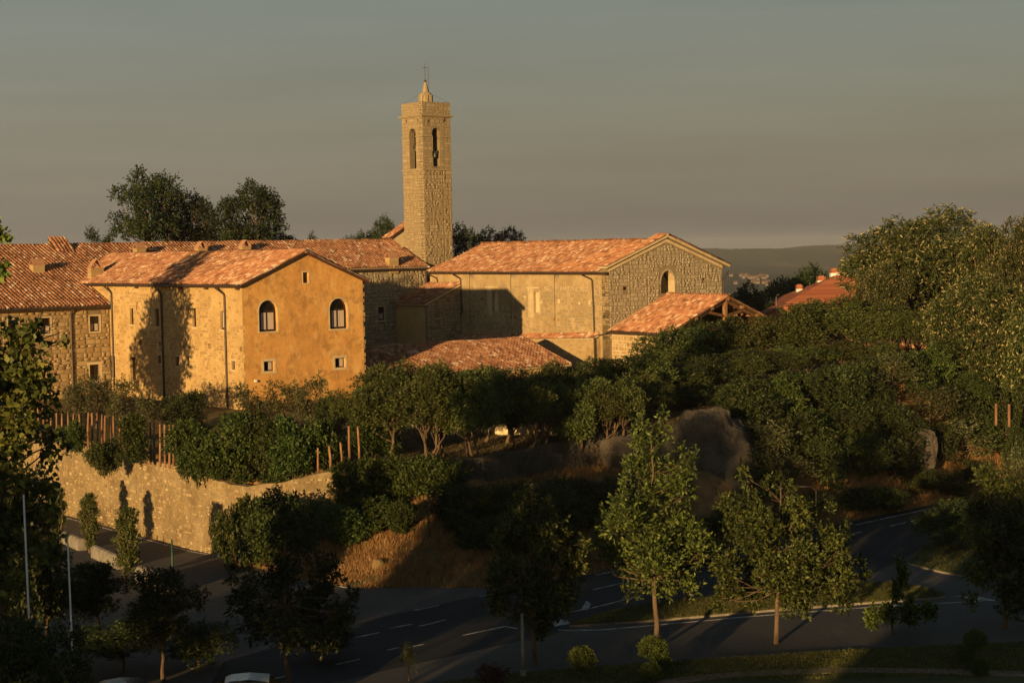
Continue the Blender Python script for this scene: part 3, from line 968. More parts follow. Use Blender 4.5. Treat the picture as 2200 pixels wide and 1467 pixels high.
# ---- apricot wing
wing = thing('convent_wing', 'apricot plastered gabled wing with two arched windows in its gable and a patchy stone flank', 'building', p3(W0, -13.8))
ZE, ZA, WW = -2.62, 0.0, 12.37
PIT = (ZA - ZE) / (WW / 2)
wg = Wall(W0, u)
holes = []
cur2 = ((.20, .46, .06, .60), (.56, .88, .06, .60))
ra, rb = wg.rect(556.5, 645, 596, 712), wg.rect(708.5, 641, 747, 706)
holes.append(window(wg, wing, ra, 'arch', .34, True, 0.0, cur2))
holes.append(window(wg, wing, rb, 'arch', .34, True, 0.0, cur2))
holes.append(window(wg, wing, wg.rect(651, 585, 663, 608), 'plain', .34, False, .10))
holes.append(window(wg, wing, wg.rect(567, 776, 589, 797), 'plain', .30, False, .22, ((.52, .9, .1, .9),)))
holes.append(window(wg, wing, wg.rect(720, 769, 742, 789), 'plain', .30, False, .22, ((.52, .9, .1, .9),)))
wall_mesh('gable_wall', wg, [(0, GZ), (WW, GZ), (WW, ZE - .1), (WW / 2, ZA - .1), (0, ZE - .1)], holes, M_PLASTER, wing)
for r_ in (ra, rb):      # pale plaster band round each arch
    s0, s1, z0, z1 = r_
    q = [(a, z) for a, z in arch_poly(s0 - .13, s1 + .13, z0, z1 + .13)[2:]]
    i_ = [(a, z) for a, z in arch_poly(s0 - .003, s1 + .003, z0, z1 + .003)[2:]]
    bb = MB()
    n3 = p3(wg.n, 0)
    for k in range(len(q) - 1):
        bb.prism([wg.p(*q[k], -.02), wg.p(*q[k + 1], -.02), wg.p(*i_[k + 1], -.02), wg.p(*i_[k], -.02)], n3 * .03)
    for a0, a1 in ((s0 - .13, s0 - .003), (s1 + .003, s1 + .13)):
        bar(bb, wg, a0, a1, z0, z1 - (s1 - s0) / 2, .01, .03)
    bb.build('arch_band', M_TRIM, wing)
# ragged quoin stones showing at the right hand corner
wq = Wall(W0 + u * WW - u * .02, u)
for k in range(17):
    z = -13.2 + k * .62 + rng.uniform(-.1, .1)
    qb = MB()
    qb.box(wg.p(WW + rng.uniform(.02, .10), z, -.15), u3 * .12, p3(wg.n, 0) * .13, np.array([0, 0, rng.uniform(.14, .27)]), float(rng.uniform(.3, .8)))
    qb.build('corner_stone', M_STONE_WARM, wing)
# flank
ws = Wall(W0, v)
LW = 31.5
holes = []
slits = [(279, 662, 286.5, 697), (333.5, 663, 341, 701), (413, 662, 421, 702), (473, 668, 482, 708)]
for q in slits:
    holes.append(window(ws, wing, ws.rect(*q), 'plain', .26, True, 0, ((.62, .9, .1, .95),) if q[0] == 473 else ()))
for q in [(339, 763, 346, 781), (377, 766, 385, 786), (401, 766, 407, 785), (497.5, 775, 505, 794)]:
    holes.append(window(ws, wing, ws.rect(*q), 'plain', .26, False, .12))
holes.append(window(ws, wing, ws.rect(280, 767, 291.5, 817), 'plain', .30, True, 0))
holes.append(window(ws, wing, ws.rect(239, 763, 248, 811), 'plain', .30, False, .1))
for x0, y0, x1, y1 in [(299, 729, 304, 740), (341, 733, 346, 745), (392, 737, 397, 748), (447, 738, 453, 749), (515, 744, 521, 755), (303, 809, 308, 820), (449, 823, 454, 835), (432, 823, 437, 834), (518, 831, 522, 843), (394, 820, 399, 832)]:
    r_ = ws.rect(x0, y0, x1, y1)
    holes.append(rect_poly(*r_))
    plate('putlog_back', ws, rect_poly(r_[0] - .05, r_[1] + .05, r_[2] - .05, r_[3] + .05), -.325, .03, M_HOLE, wing)
wall_mesh('flank_wall', ws, [(0.005, GZ), (LW, GZ), (LW, ZE - .1), (0.005, ZE - .1)], holes, M_RENDER, wing)
def patch_flank(s, z, r):
    p = 0.62 + 0.35 * np.sin(s * .55 + 1.2 * np.sin(z * .9)) * np.sin(z * .8 + .4 * s)
    p = np.where((s < 6) & (z > -6.5), 0.12, p)
    p = np.where(z > -3.6, p * .45, p)
    return r.random(len(s)) < p * .8
stones(ws, [(0.03, -14.2), (LW, -14.2), (LW, -2.85), (0.03, -2.85)], holes, M_STONE_WARM, wing, .26, .44, .022, 3, patch=patch_flank)
wall_mesh('hidden_flank_wall', Wall(W0 + u * WW, v, u), [(0.35, GZ), (34, GZ), (34, ZE - .1), (.35, ZE - .1)], [], M_RENDER, wing)
for x in (296.5, 390, 446.5, 513.5):      # timber bracket ends under the eave
    s, z = ws.px(x, 620)
    bb = MB(); bb.box(ws.p(s, -3.0, .12), v3 * .16, u3 * .2, np.array([0, 0, .22]))
    bb.build('eave_bracket', M_DARKWOOD, wing)
OV = .5
Rw = p3(W0 + u * WW / 2, ZA)
S_ = (WW / 2 + OV) * math.sqrt(1 + PIT ** 2)
roof_plane(wing, Rw, v3, slope(-u, PIT), [(-.35, 0), (39.0, 0), (31.4, S_), (-.35, S_)], 4, slabm=M_TILEBED)
roof_plane(wing, Rw, v3, slope(u, PIT), [(-.35, 0), (39.3, 0), (33.4, S_), (-.35, S_)], 5, single=0, slabm=M_TILEBED)
ridge_tiles(wing, Rw - v3 * .36 + (0, 0, .05), Rw + v3 * 38.8 + (0, 0, .05))
for k, (sg, o0) in enumerate(((-1, 0), (1, 0))):      # verge tiles on the gable edge
    A_ = Rw - v3 * .28 + (0, 0, .05)
    ridge_tiles(wing, A_, A_ + slope(u * sg, PIT) * S_, 8 + k, .10, M_TILEBED, name='verge')
ez = ZE - OV * PIT
gutter(wing, p3(W0 - u * (OV + .06) - v * .3, ez - .06), p3(W0 - u * (OV + .06) + v * 31, ez - .06))
for x0, x1, x2, yb in ((232, 241, 251, 878), (341, 348, 357, 860), (471, 484, 491, 880)):
    s0, s1 = ws.px(x0, 617)[0], ws.px(x1, 623)[0]
    pipe(wing, [ws.p(s0, ez - .1, OV), ws.p(s0 - .1, ez - .25, OV - .05), ws.p(s1 + .1, ez - .75, .16), ws.p(s1, ez - .95, .12), ws.p(s1, -9, .12), ws.p(s1, GZ + .6, .12)], .085)
P_ = on_plane(206, 597, Rw, np.cross(v3, slope(-u, PIT)))
chimney(wing, P_, u3, (1.35, .8), .95)
s, z = wg.px(548, 818)
bb = MB(); bb.box(wg.p(s, z, .1), u3 * .1, p3(wg.n, 0) * .12, np.array([0, 0, .09])); bb.build('wall_lamp', M_WHITE, wing)
for x, y0, y1 in ((294, 648, 664), (388, 655, 672)):     # iron tie bars
    s, z1 = ws.px(x, y0); z0 = ws.px(x, y1)[1]
    bb = MB(); bb.tube([ws.p(s - .15, z1, .05), ws.p(s + .02, z0, .05)], .035, 5); bb.build('tie_bar', M_IRON, wing)

# ---- long range behind
rng_b = thing('convent_range', 'long tiled range behind the apricot wing, with stone walls and small chimneys along its roof', 'building', p3(W0 + v * 41.72, -13.8))
ZR, VR, KL, KR = 1.05, 41.72, .372, .43
Rr = p3(W0 + v * VR, ZR)
cl, cr_ = math.sqrt(1 + KL ** 2), math.sqrt(1 + KR ** 2)
dl, dr = slope(-v, KL), slope(-v, KR)
roof_plane(rng_b, Rr, u3, dl, [(-46, 0), (6.2, 0), (6.2, 2.85 * cl), (-.45, 10.45 * cl), (-.02, 10.6 * cl), (-.02, 16.09 * cl), (-46, 16.09 * cl)], 6, slabm=M_PALEMORTAR)
roof_plane(rng_b, Rr, u3, dr, [(6.2, 0), (45.1, 0), (45.1, 7.56 * cr_), (12.7, 7.56 * cr_), (12.7, 9.0 * cr_), (6.2, 2.5 * cr_)], 7, slabm=M_PALEMORTAR)
roof_plane(rng_b, Rr, u3, slope(v, KR), [(-46, 0), (45.1, 0), (45.1, 8), (-46, 8)], 9, single=0, row=.8, col=.5)
ridge_tiles(rng_b, Rr - u3 * 46 + (0, 0, .04), Rr + u3 * 45.1 + (0, 0, .04), 12)
ridge_tiles(rng_b, Rr + u3 * 44.95 + (0, 0, .05), Rr + u3 * 44.95 + dr * 7.56 * cr_ + (0, 0, .05), 13, .1, name='verge')
# left front wall
VL = 26.1
wl = Wall(W0 + v * VL, u)
holes = []
hw = ((.08, .44, .05, .5), (.56, .92, .05, .5))
for q in [(17.5, 687, 38, 722), (87.5, 683, 109, 717), (193, 679, 214, 712)]:
    holes.append(window(wl, rng_b, wl.rect(*q), 'plain', .28, True, .14, hw, sillm=M_TRIM))
holes.append(window(wl, rng_b, wl.rect(193, 783, 214, 816), 'plain', .35, False, .25, ()))
for q in [(-60, 690, -38, 726)]:
    holes.append(window(wl, rng_b, wl.rect(*q), 'plain', .28, True, .14, hw))
zl = ZR - KL * (VR - VL) - .12
wall_mesh('front_wall', wl, [(-46, GZ), (-.02, GZ), (-.02, zl), (-46, zl)], holes, M_MORTAR, rng_b)
hs = [rect_poly(min(a for a, b_ in h) - .15, max(a for a, b_ in h) + .15, min(b_ for a, b_ in h) - .15, max(b_ for a, b_ in h) + .2) for h in holes]
stones(wl, [(-20, -14.2), (-.05, -14.2), (-.05, zl - .05), (-20, zl - .05)], hs, M_STONE_WARM, rng_b, .34, .66, .05, 4)
stones(wl, [(-46, -14.2), (-20.02, -14.2), (-20.02, zl - .05), (-46, zl - .05)], hs, M_STONE_WARM, rng_b, .34, .66, .05, 5, single=0)
el = p3(W0 + v * (VR - 16.2), ZR - KL * 16.2 - .05)
gutter(rng_b, el - u3 * 46, el - u3 * .02)
bb = MB(); bb.prism([el - u3 * 46 + v3 * .15 - (0, 0, .12), el - u3 * .1 + v3 * .15 - (0, 0, .12), el - u3 * .1 + v3 * .6 - (0, 0, .02), el - u3 * 46 + v3 * .6 - (0, 0, .02)], (0, 0, -.09)); bb.build('eave_board', M_DARKWOOD, rng_b)
s1 = wl.px(151, 680)[0]
pipe(rng_b, [p3(W0 + u * (s1 + .2) + v * (VR - 16.2), el[2] - .05), wl.p(s1 + .1, el[2] - .35, .25), wl.p(s1, el[2] - .7, .12), wl.p(s1, GZ + .6, .12)], .085)
# right front wall
VQ = 34.6
wr = Wall(W0 + v * VQ, u)
zr = ZR - KR * (VR - VQ) - .12
holes = [window(wr, rng_b, wr.rect(812, 659, 826, 688), 'plain', .3, True, .1, ((.3, .9, .1, .5),))]
holes.append(rect_poly(*wr.rect(861, 680, 873, 738)))
plate('door', wr, holes[-1], -.22, .05, M_CONC, rng_b)
wall_mesh('court_wall', wr, [(12, GZ), (45, GZ), (45, zr), (12, zr)], holes, M_MORTAR, rng_b)
stones(wr, [(12.5, -13), (44.95, -13), (44.95, zr - .05), (12.5, zr - .05)], holes, M_GREYSTONE, rng_b, .34, .55, .05, 6, keep=.9)
er = p3(W0 + v * (VR - 7.66), ZR - KR * 7.66 - .05)
gutter(rng_b, er + u3 * 12.6, er + u3 * 45.1)
s1 = wr.px(913.5, 600)[0]
pipe(rng_b, [wr.p(s1, zr - .05, .3), wr.p(s1, zr - .3, .14), wr.p(s1, -4.0, .14)], .12)
we = Wall(W0 + u * 45 + v * VQ, v, u)
wall_mesh('end_wall', we, [(0, GZ), (14, GZ), (14, -2), (7.1, .85), (0, -2.2)], [], M_PALEMORTAR, rng_b)
nl, nr = np.cross(u3, dl), np.cross(u3, dr)
for x, y, w_, h_, nn_ in ((300, 550, 1.05, .75, nr), (432, 546, 1.1, .6, nr), (526, 543, 1.1, .65, nr), (80, 586, 1.2, .75, nl), (842, 572, 1.25, .95, nr)):
    chimney(rng_b, on_plane(x, y, Rr, nn_), u3, (w_, .9), h_, capdir=0 if x in (432, 526) else 1)
# raised tiled hatch on the ridge at the left
Ph = on_plane(127, 531, Rr, nl)
sH = float(np.dot(Ph - Rr, u3))
roof_plane(rng_b, Rr + u3 * (sH - 1.0) + (0, 0, .75) + v3 * .2, u3, slope(-v, .62), [(0, 0), (2.0, 0), (2.0, 2.6), (0, 2.6)], 17, name='roof_hatch', single=0)
bb = MB(); bb.box(Rr + u3 * sH + (0, 0, .2), u3 * .95, v3 * .25, np.array([0, 0, .5])); bb.build('hatch_wall', M_STONE_WARM, rng_b)

# ---- bell tower
TB = np.array([-10.147, 206.204]); TW = 4.15
tower = thing('bell_tower', 'tall square stone bell tower with arched belfry openings and a small spire with cross', 'bell tower', p3(TB, -13.8))
ZT = 17.45
z_c, z_b1, z_b2 = 15.85, 13.4, 9.45
WT = 0.75
tr = Wall(TB, u); tl = Wall(TB, v)
hr = arch_poly(*tr.rect(929, 275, 945, 358)); hl = arch_poly(*tl.rect(880, 277, 893.5, 363))
hr_b = [hr]; hl_b = [hl]
for w_, lst, H in ((tr, [(918.5, 257, 926, 265), (952, 254, 960, 263)], hr_b), (tl, [(871, 258, 875, 264), (896, 256, 899, 262)], hl_b)):
    for q in lst:
        s0, s1, z0, z1 = w_.rect(*q)
        c0, c1, h_ = (s0 + s1) / 2, (z0 + z1) / 2, (z1 - z0) / 2
        H.append([(c0 - h_ * .9, c1 - h_ * .6), (c0 + h_ * .1, c1 - h_), (c0 + h_ * .9, c1 + h_ * .5), (c0 - h_ * .1, c1 + h_ * .9)])
        plate('putlog_back', w_, rect_poly(s0 - .2, s1 + .2, z0 - .2, z1 + .2), -.4, .03, M_HOLE, tower)
OT = [(0, GZ), (TW, GZ), (TW, ZT), (0, ZT)]
wall_mesh('right_wall', tr, OT, hr_b, M_MORTAR, tower, WT)
wall_mesh('left_wall', tl, [(.003, GZ), (TW, GZ), (TW, ZT), (.003, ZT)], hl_b, M_MORTAR, tower, WT)
for B_, d_, n_ in ((TB + v * TW, u, v), (TB + u * TW, v, u)):
    w_ = Wall(B_, d_, n_)
    wall_mesh('rear_wall', w_, [(.01, GZ), (TW - .01, GZ), (TW - .01, ZT), (.01, ZT)], [arch_poly(1.5, 2.6, 9.7, 14.2)] if n_ is u else [], M_MORTAR, tower, WT)
bb = MB(); bb.box(p3(TB + (u + v) * TW / 2, 9.3), u3 * (TW / 2 - .8), v3 * (TW / 2 - .8), np.array([0, 0, .1])); bb.box(p3(TB + (u + v) * TW / 2, ZT - .25), u3 * (TW / 2 - .05), v3 * (TW / 2 - .05), np.array([0, 0, .12])); bb.build('floor', M_DARKWOOD, tower)
for w_, H, sd in ((tr, hr_b, 21), (tl, hl_b, 22)):
    for k, (za, zb) in enumerate(((-3.5, z_b2 - .08), (z_b2 + .08, z_b1 - .08), (z_b1 + .08, z_c - .1), (z_c + .15, ZT - .02))):
        stones(w_, [(-.04, za), (TW + .04, za), (TW + .04, zb), (-.04, zb)], H, M_STONE, tower, .34, .56, .032, sd + 10 * k, single=75)
def band(z, pr, h, name):
    bb = MB()
    c = p3(TB + (u + v) * TW / 2, z)
    bb.box(c, u3 * (TW / 2 + pr), v3 * (TW / 2 + pr), np.array([0, 0, h / 2]), .6)
    return bb
for z, pr, h in ((z_b1, .09, .13), (z_b2, .12, .16)):
    bb = MB()
    c0 = TB + (u + v) * TW / 2
    for d_, e_, sg in ((u, v, -1), (v, u, -1), (u, v, 1), (v, u, 1)):   # four sides so the belfry stays open
        q = p3(c0 + e_ * sg * (TW / 2 + pr / 2 - .01), z)
        H_ = (tr, hr) if d_ is u and sg < 0 else (tl, hl) if d_ is v and sg < 0 else None
        L_ = TW / 2 + pr
        if H_ and z == z_b1:
            hp = np.array(H_[1]); lo, hi = hp[:, 0].min() - TW / 2, hp[:, 0].max() - TW / 2
            for a0, a1 in ((-L_, lo - .02), (hi + .02, L_)):
                bb.box(q + p3(d_, 0) * (a0 + a1) / 2, p3(d_, 0) * (a1 - a0) / 2, p3(e_, 0) * (pr / 2 + .02), np.array([0, 0, h / 2]), .6)
        else:
            bb.box(q, p3(d_, 0) * L_, p3(e_, 0) * (pr / 2 + .02), np.array([0, 0, h / 2]), .6)
    bb.build('string_course', M_STONE, tower)
bb = band(z_c, .34, .12, ''); bb.box(p3(TB + (u + v) * TW / 2, z_c - .12), u3 * (TW / 2 + .18), v3 * (TW / 2 + .18), np.array([0, 0, .055]), .5); bb.build('cornice', M_STONE, tower)
bb = MB()
tc0 = p3(TB + (u + v) * TW / 2, ZT)
bb.lathe(tc0, [(.80, -.3), (.80, .95), (.70, 1.15), (.42, 1.35), (.33, 1.7), (.24, 2.15), (.12, 2.5), (.10, 2.55), (.0, 2.56)], 8, .55)
for k in range(8):
    q = 2 * math.pi * (k + .5) / 8 + math.radians(AW)
    bb.box(tc0 + np.array([.74 * math.cos(q), .74 * math.sin(q), .45]), np.array([-math.sin(q), math.cos(q), 0]) * .10, np.array([math.cos(q), math.sin(q), 0]) * .14, np.array([0, 0, .55]), float(rng.uniform(.4, .9)))
sp = bb.build('spire', M_STONE, tower)
bb = MB(); bb.lathe(tc0, [(.0, 2.5), (.14, 2.55), (.17, 2.66), (.12, 2.78), (0, 2.82)], 10); bb.tube([tc0 + (0, 0, 2.7), tc0 + (0, 0, 4.75)], .03, 6); bb.tube([tc0 - u3 * .36 + (0, 0, 4.25), tc0 + u3 * .36 + (0, 0, 4.25)], .026, 5)
bb.build('cross', M_IRON, sp)
bb = MB(); q = tc0 + u3 * .42 - v3 * .1; bb.tube([q + (0, 0, .9), q + (0, 0, 4.35)], .022, 5); bb.build('lightning_rod', M_IRON, sp)
bb = MB()
for a_, c_ in ((-1, -1), (1, -1), (1, 1), (-1, 1)):
    bb.tube([tc0 + (0, 0, 1.5), tc0 + u3 * a_ * 1.95 + v3 * c_ * 1.95 + (0, 0, .02)], .012, 4)
bb.build('guy_wires', M_IRON, sp)
def bell(c, r, ax):
    bb = MB()
    c = np.asarray(c, float)
    bb.lathe(c, [(r, 0), (r * .86, .10 * r), (r * .70, .5 * r), (r * .58, 1.1 * r), (r * .50, 1.5 * r), (r * .30, 1.72 * r), (0, 1.76 * r)], 14)
    bl = bb.build('bell', M_BRONZE, tower, True)
    b2 = MB()
    b2.lathe(c + (0, 0, -.35 * r), [(0, 0), (.12 * r, .05 * r), (.13 * r, .2 * r), (.04 * r, .35 * r), (.04 * r, 1.2 * r)], 8); b2.build('clapper', M_IRON, bl)
    b3 = MB()
    ax = p3(ax, 0)
    b3.box(c + (0, 0, 2.0 * r), ax * r * 1.9, np.array([-ax[1], ax[0], 0]) * r * .28, np.array([0, 0, r * .30]), .8)
    for k in range(16):      # wheel
        q0, q1 = 2 * math.pi * k / 16, 2 * math.pi * (k + 1) / 16
        o_ = c + ax * r * 1.25 + (0, 0, 1.9 * r)
        nx = np.array([-ax[1], ax[0], 0]) * .6 + ax * .55
        b3.tube([o_ + (nx * math.cos(q0) + np.array([0, 0, math.sin(q0)])) * r * .85, o_ + (nx * math.cos(q1) + np.array([0, 0, math.sin(q1)])) * r * .85], .045, 4)
    b3.build('headstock', M_IRON, bl)
s, z = tr.px(936.5, 338)
bell(tr.p(s, z, -.25), .31, u)
s, z = tl.px(889, 325)
bell(tl.p(s, z, -.4), .27, v)

# ---- church
C0 = np.array([9.974, 176.39]); CWD, CLN = 15.282, 34.46
church = thing('church', 'long stone church with rubble gable, pointed window and faded letters on its side', 'church', p3(C0, -13.0))
ZCE, ZCR = -2.55, .374
KC = (ZCR - ZCE) / (CWD / 2)
cs_ = Wall(C0, vc); cg = Wall(C0, uc)
Rc = p3(C0 + uc * CWD / 2, ZCR)
OC = .42
Sc = (CWD / 2 + OC) * math.sqrt(1 + KC ** 2)
roof_plane(church, Rc, vc3, slope(-uc, KC), [(1.25, 0), (CLN + .1, 0), (CLN + .1, Sc), (1.25, Sc)], 14, slabm=M_PALEMORTAR)
roof_plane(church, Rc, vc3, slope(uc, KC), [(1.25, 0), (CLN, 0), (CLN, Sc + .5), (1.25, Sc + .5)], 15, single=0, row=.6, col=.4)
ridge_tiles(church, Rc + vc3 * 1.3 + (0, 0, .04), Rc + vc3 * CLN + (0, 0, .04), 16)
for sg in (-1, 1):       # raised gable strip
    A_ = Rc + (0, 0, .62)
    roof_plane(church, A_, vc3, slope(uc * sg, KC), [(-.28, 0), (1.25, 0), (1.25, Sc + (.1 if sg < 0 else .55)), (-.28, Sc + (.1 if sg < 0 else .55))], 18 + sg, name='gable_coping', single=60 if sg < 0 else 0, slabm=M_PALEMORTAR, thick=.2)
ridge_tiles(church, Rc - vc3 * .28 + (0, 0, .68), Rc + vc3 * 1.25 + (0, 0, .68), 19)
# gable
gh = arch_poly(*cg.rect(1419.5, 581, 1450, 630), pointed=True)
gr = cg.rect(1419.5, 581, 1450, 630)
h2 = rect_poly(*cg.rect(1339, 616, 1349, 623)); h3 = rect_poly(*cg.rect(1510, 598, 1516, 602))
zg = ZCE + .28
OG = [(0, GZ), (CWD, GZ), (CWD, zg), (CWD / 2, zg + KC * CWD / 2), (0, zg)]
wall_mesh('gable_wall', cg, OG, [gh, h2, h3], M_MORTAR, church, 1.2)
plate('window_void', cg, [(a, z) for a, z in arch_poly(gr[0], gr[1], gr[2], gr[3], pointed=True)], -1.17, .02, M_GLASS, church)
for h in (h2, h3):
    plate('putlog_back', cg, rect_poly(h[0][0] - .05, h[1][0] + .05, h[0][1] - .05, h[2][1] + .05), -.25, .03, M_HOLE, church)
rev = MB()
hp = arch_poly(gr[0], gr[1], gr[2], gr[3], pointed=True)
hp2 = arch_poly(gr[0] - .16, gr[1] + .16, gr[2], gr[3] + .2, pointed=True)
n3 = p3(cg.n, 0)
for k in range(2, len(hp) - 1):
    rev.prism([cg.p(*hp2[k], -.03), cg.p(*hp2[k + 1], -.03), cg.p(*hp[k + 1], -.03), cg.p(*hp[k], -.03)], n3 * .05)
rev.build('window_arch', M_GREYSTONE, church)
lin = MB()      # smooth dressed lining of the deep reveal
for k in range(1, len(hp)):
    a_, b_ = np.array(hp[k]), np.array(hp[(k + 1) % len(hp)])
    c_ = np.array([(gr[0] + gr[1]) / 2, (gr[2] + gr[3]) / 2])
    ai, bi = a_ + (c_ - a_) * .02, b_ + (c_ - b_) * .02
    lin.prism([cg.p(*ai, .0), cg.p(*bi, .0), cg.p(*b_, .0), cg.p(*a_, .0)], -n3 * 1.1)
lin.build('reveal_lining', M_PALEMORTAR, church)
top = [(.02, -9.5), (CWD - .02, -9.5), (CWD - .02, zg - .36), (CWD / 2, zg + KC * CWD / 2 - .40), (.02, zg - .36)]
stones(cg, top, [hp2, h2, h3], M_GREYSTONE, church, .32, .48, .045, 31)
for sg in (-1, 1):       # pale verge band
    bb = MB()
    a0 = CWD / 2; a1 = 0 if sg < 0 else CWD
    zt = zg + KC * CWD / 2
    bb.prism([cg.p(a0, zt - .06, -.02), cg.p(a1, zg - .06, -.02), cg.p(a1, zg - .34, -.02), cg.p(a0, zt - .36, -.02)], n3 * .12)
    bb.build('verge_band', M_PALEMORTAR, church)
# side wall
holes = []
for q in [(1146.5, 627, 1158, 672), (1057.5, 626, 1068, 669)]:
    r_ = cs_.rect(*q)
    holes.append(rect_poly(*r_))
    fr = plate('window', cs_, rect_poly(*r_), -.30, .03, M_TRIM, church)
    plate('pane', cs_, rect_poly(r_[0] + .28, r_[1] - .22, r_[2] + .1, r_[3] - .1), -.27, .02, M_CREAM, fr)
    bs = MB()
    bar(bs, cs_, r_[1] + .005, r_[1] + 1.0, r_[2] - .5, r_[3] + .35, .018, .05)
    bar(bs, cs_, r_[0] - .25, r_[0] - .005, r_[2] - .2, r_[3] + .1, .018, .05)
    bs.build('plaster_surround', M_PALEMORTAR, fr)
    plate('drip_ledge', cs_, rect_poly(r_[0] - .2, r_[1] + 1.3, r_[3] + .38, r_[3] + .5), .07, .1, M_TRIM, fr)
for x in (1012, 1102, 1196):
    r_ = cs_.rect(x - 4.5, 588, x + 4.5, 597)
    holes.append(rect_poly(*r_)); plate('vent_back', cs_, rect_poly(*r_), -.15, .04, M_CONC, church)
for x, y in ((1010, 681), (1018, 681), (1097, 682), (1106, 682), (1191, 686), (1199.5, 687.5), (1035, 642)):
    r_ = cs_.rect(x - 1.8, y - 3, x + 1.8, y + 3)
    holes.append(rect_poly(*r_)); plate('putlog_back', cs_, rect_poly(r_[0] - .02, r_[1] + .02, r_[2] - .02, r_[3] + .02), -.3, .03, M_HOLE, church)
wall_mesh('side_wall', cs_, [(.005, GZ), (CLN, GZ), (CLN, ZCE - .1), (.005, ZCE - .1)], holes, M_LIME, church)
wall_mesh('hidden_side_wall', Wall(C0 + uc * CWD, vc, uc), [(.1, GZ), (CLN, GZ), (CLN, ZCE - .1), (.1, ZCE - .1)], [], M_RENDER, church)
wall_mesh('rear_gable', Wall(C0 + vc * CLN, uc, vc), [(.1, GZ), (CWD - .1, GZ), (CWD - .1, ZCE - .1), (CWD / 2, ZCR - .1), (.1, ZCE - .1)], [], M_RENDER, church)
def patch_side(s, z, r):
    p = np.where(z > -4.25, .06, .74)
    p = np.where(s < 1.3, .85, p)
    p = p * (0.8 + .25 * np.sin(s * .6 + z))
    return r.random(len(s)) < p
stones(cs_, [(.03, -9.2), (CLN - .5, -9.2), (CLN - .5, -2.75), (.03, -2.75)], [rect_poly(min(a for a, b_ in h) - (.3 if k < 2 else .05), max(a for a, b_ in h) + (1.05 if k < 2 else .05), min(b_ for a, b_ in h) - (.55 if k < 2 else .05), max(b_ for a, b_ in h) + (.5 if k < 2 else .05)) for k, h in enumerate(holes)], M_STONE, church, .30, .52, .035, 32, patch=patch_side)
for x, y0, y1 in ((1009, 590, 700), (1097.5, 590, 695), (1191.5, 590, 700)):
    s, z1 = cs_.px(x, y0); z0 = cs_.px(x, y1)[1]
    bb = MB(); bb.tube([cs_.p(s, z1, .05), cs_.p(s, z0, .05)], .022, 5); bb.build('cable', M_IRON, church)
for x, y in ((1201, 647), (1245, 650), (1267, 650), (1128, 640), (1163, 648)):
    r_ = cs_.rect(x - 2.2, y - 4.5, x + 2.2, y + 4.5)
    plate('lime_patch', cs_, rect_poly(*r_), .035, .05, M_TRIM, church)
ce = p3(C0 - uc * (OC + .06), ZCE - (OC + .06) * KC - .05)
gutter(church, ce - vc3 * .25, ce + vc3 * (CLN))
def cpipe(x0, x1, pts_px, r=.085):
    s0 = cs_.px(x0, 588)[0]; s1 = cs_.px(x1, 598)[0]
    L_ = [p3(C0 + vc * s0 - uc * OC, ce[2] - .05), cs_.p(s0 - .15, ce[2] - .2, OC - .05), cs_.p(s1 + .1, ce[2] - .6, .2), cs_.p(s1, ce[2] - .8, .12)]
    for x, y in pts_px:
        s, z = cs_.px(x, y); L_.append(cs_.p(s, z, .12))
    pipe(church, L_, r)
cpipe(1255, 1274, [(1277, 660), (1279, 719)])
cpipe(978, 991, [(995, 671), (943, 736)])
cpipe(924, 941, [(943, 611)], .07)
# tile capped ledge wall along the foot of the side wall
led = Wall(C0 - uc * .75, vc)
zl0 = led.px(1277, 727)[1]; zl1 = led.px(1000, 735)[1]
lw = [(1.6, GZ), (30, GZ), (30, zl1), (1.6, zl0)]
wall_mesh('ledge_wall', led, lw, [], M_LIME, church, .7)
stones(led, [(1.7, zl0 - 3.5), (20, zl0 - 3.5), (20, zl0 - .5), (1.7, zl0 - .15)], [], M_STONE_WARM, church, .28, .5, .025, 33, keep=.45, single=100)
av = p3(vc * 28.4, zl1 - zl0); Lc = np.linalg.norm(av); av /= Lc
dv = slope(-uc, .42)
roof_plane(church, p3(C0 + vc * 1.6 - uc * .02, zl0 + .40), av, dv, [(0, 0), (Lc, 0), (Lc, 1.0), (0, 1.0)], 34, name='ledge_roof', single=120, slabm=M_PALEMORTAR)
pipe(church, [led.p(led.px(1279, 725)[0], zl0 + .1, .14), led.p(led.px(1279, 725)[0], zl0 - 3.5, .14)], .08)
s_ = cs_.px(1280, 720)[0]
pipe(church, [cs_.p(s_, cs_.px(1280, 722)[1], .15), cs_.p(.35, cs_.px(1308, 717)[1], .15), cs_.p(.0, cs_.px(1311, 712)[1], .3)], .075)
bb = MB(); q = p3(C0 + uc * (CWD + .75) - vc * .2, ZCE - .75 * KC - .1); bb.tube([q, q - uc3 * .25 - (0, 0, .35), q - uc3 * .7 - (0, 0, .95), q - uc3 * .72 - (0, 0, 4)], .07, 6); bb.build('downpipe', M_PIPE, church)
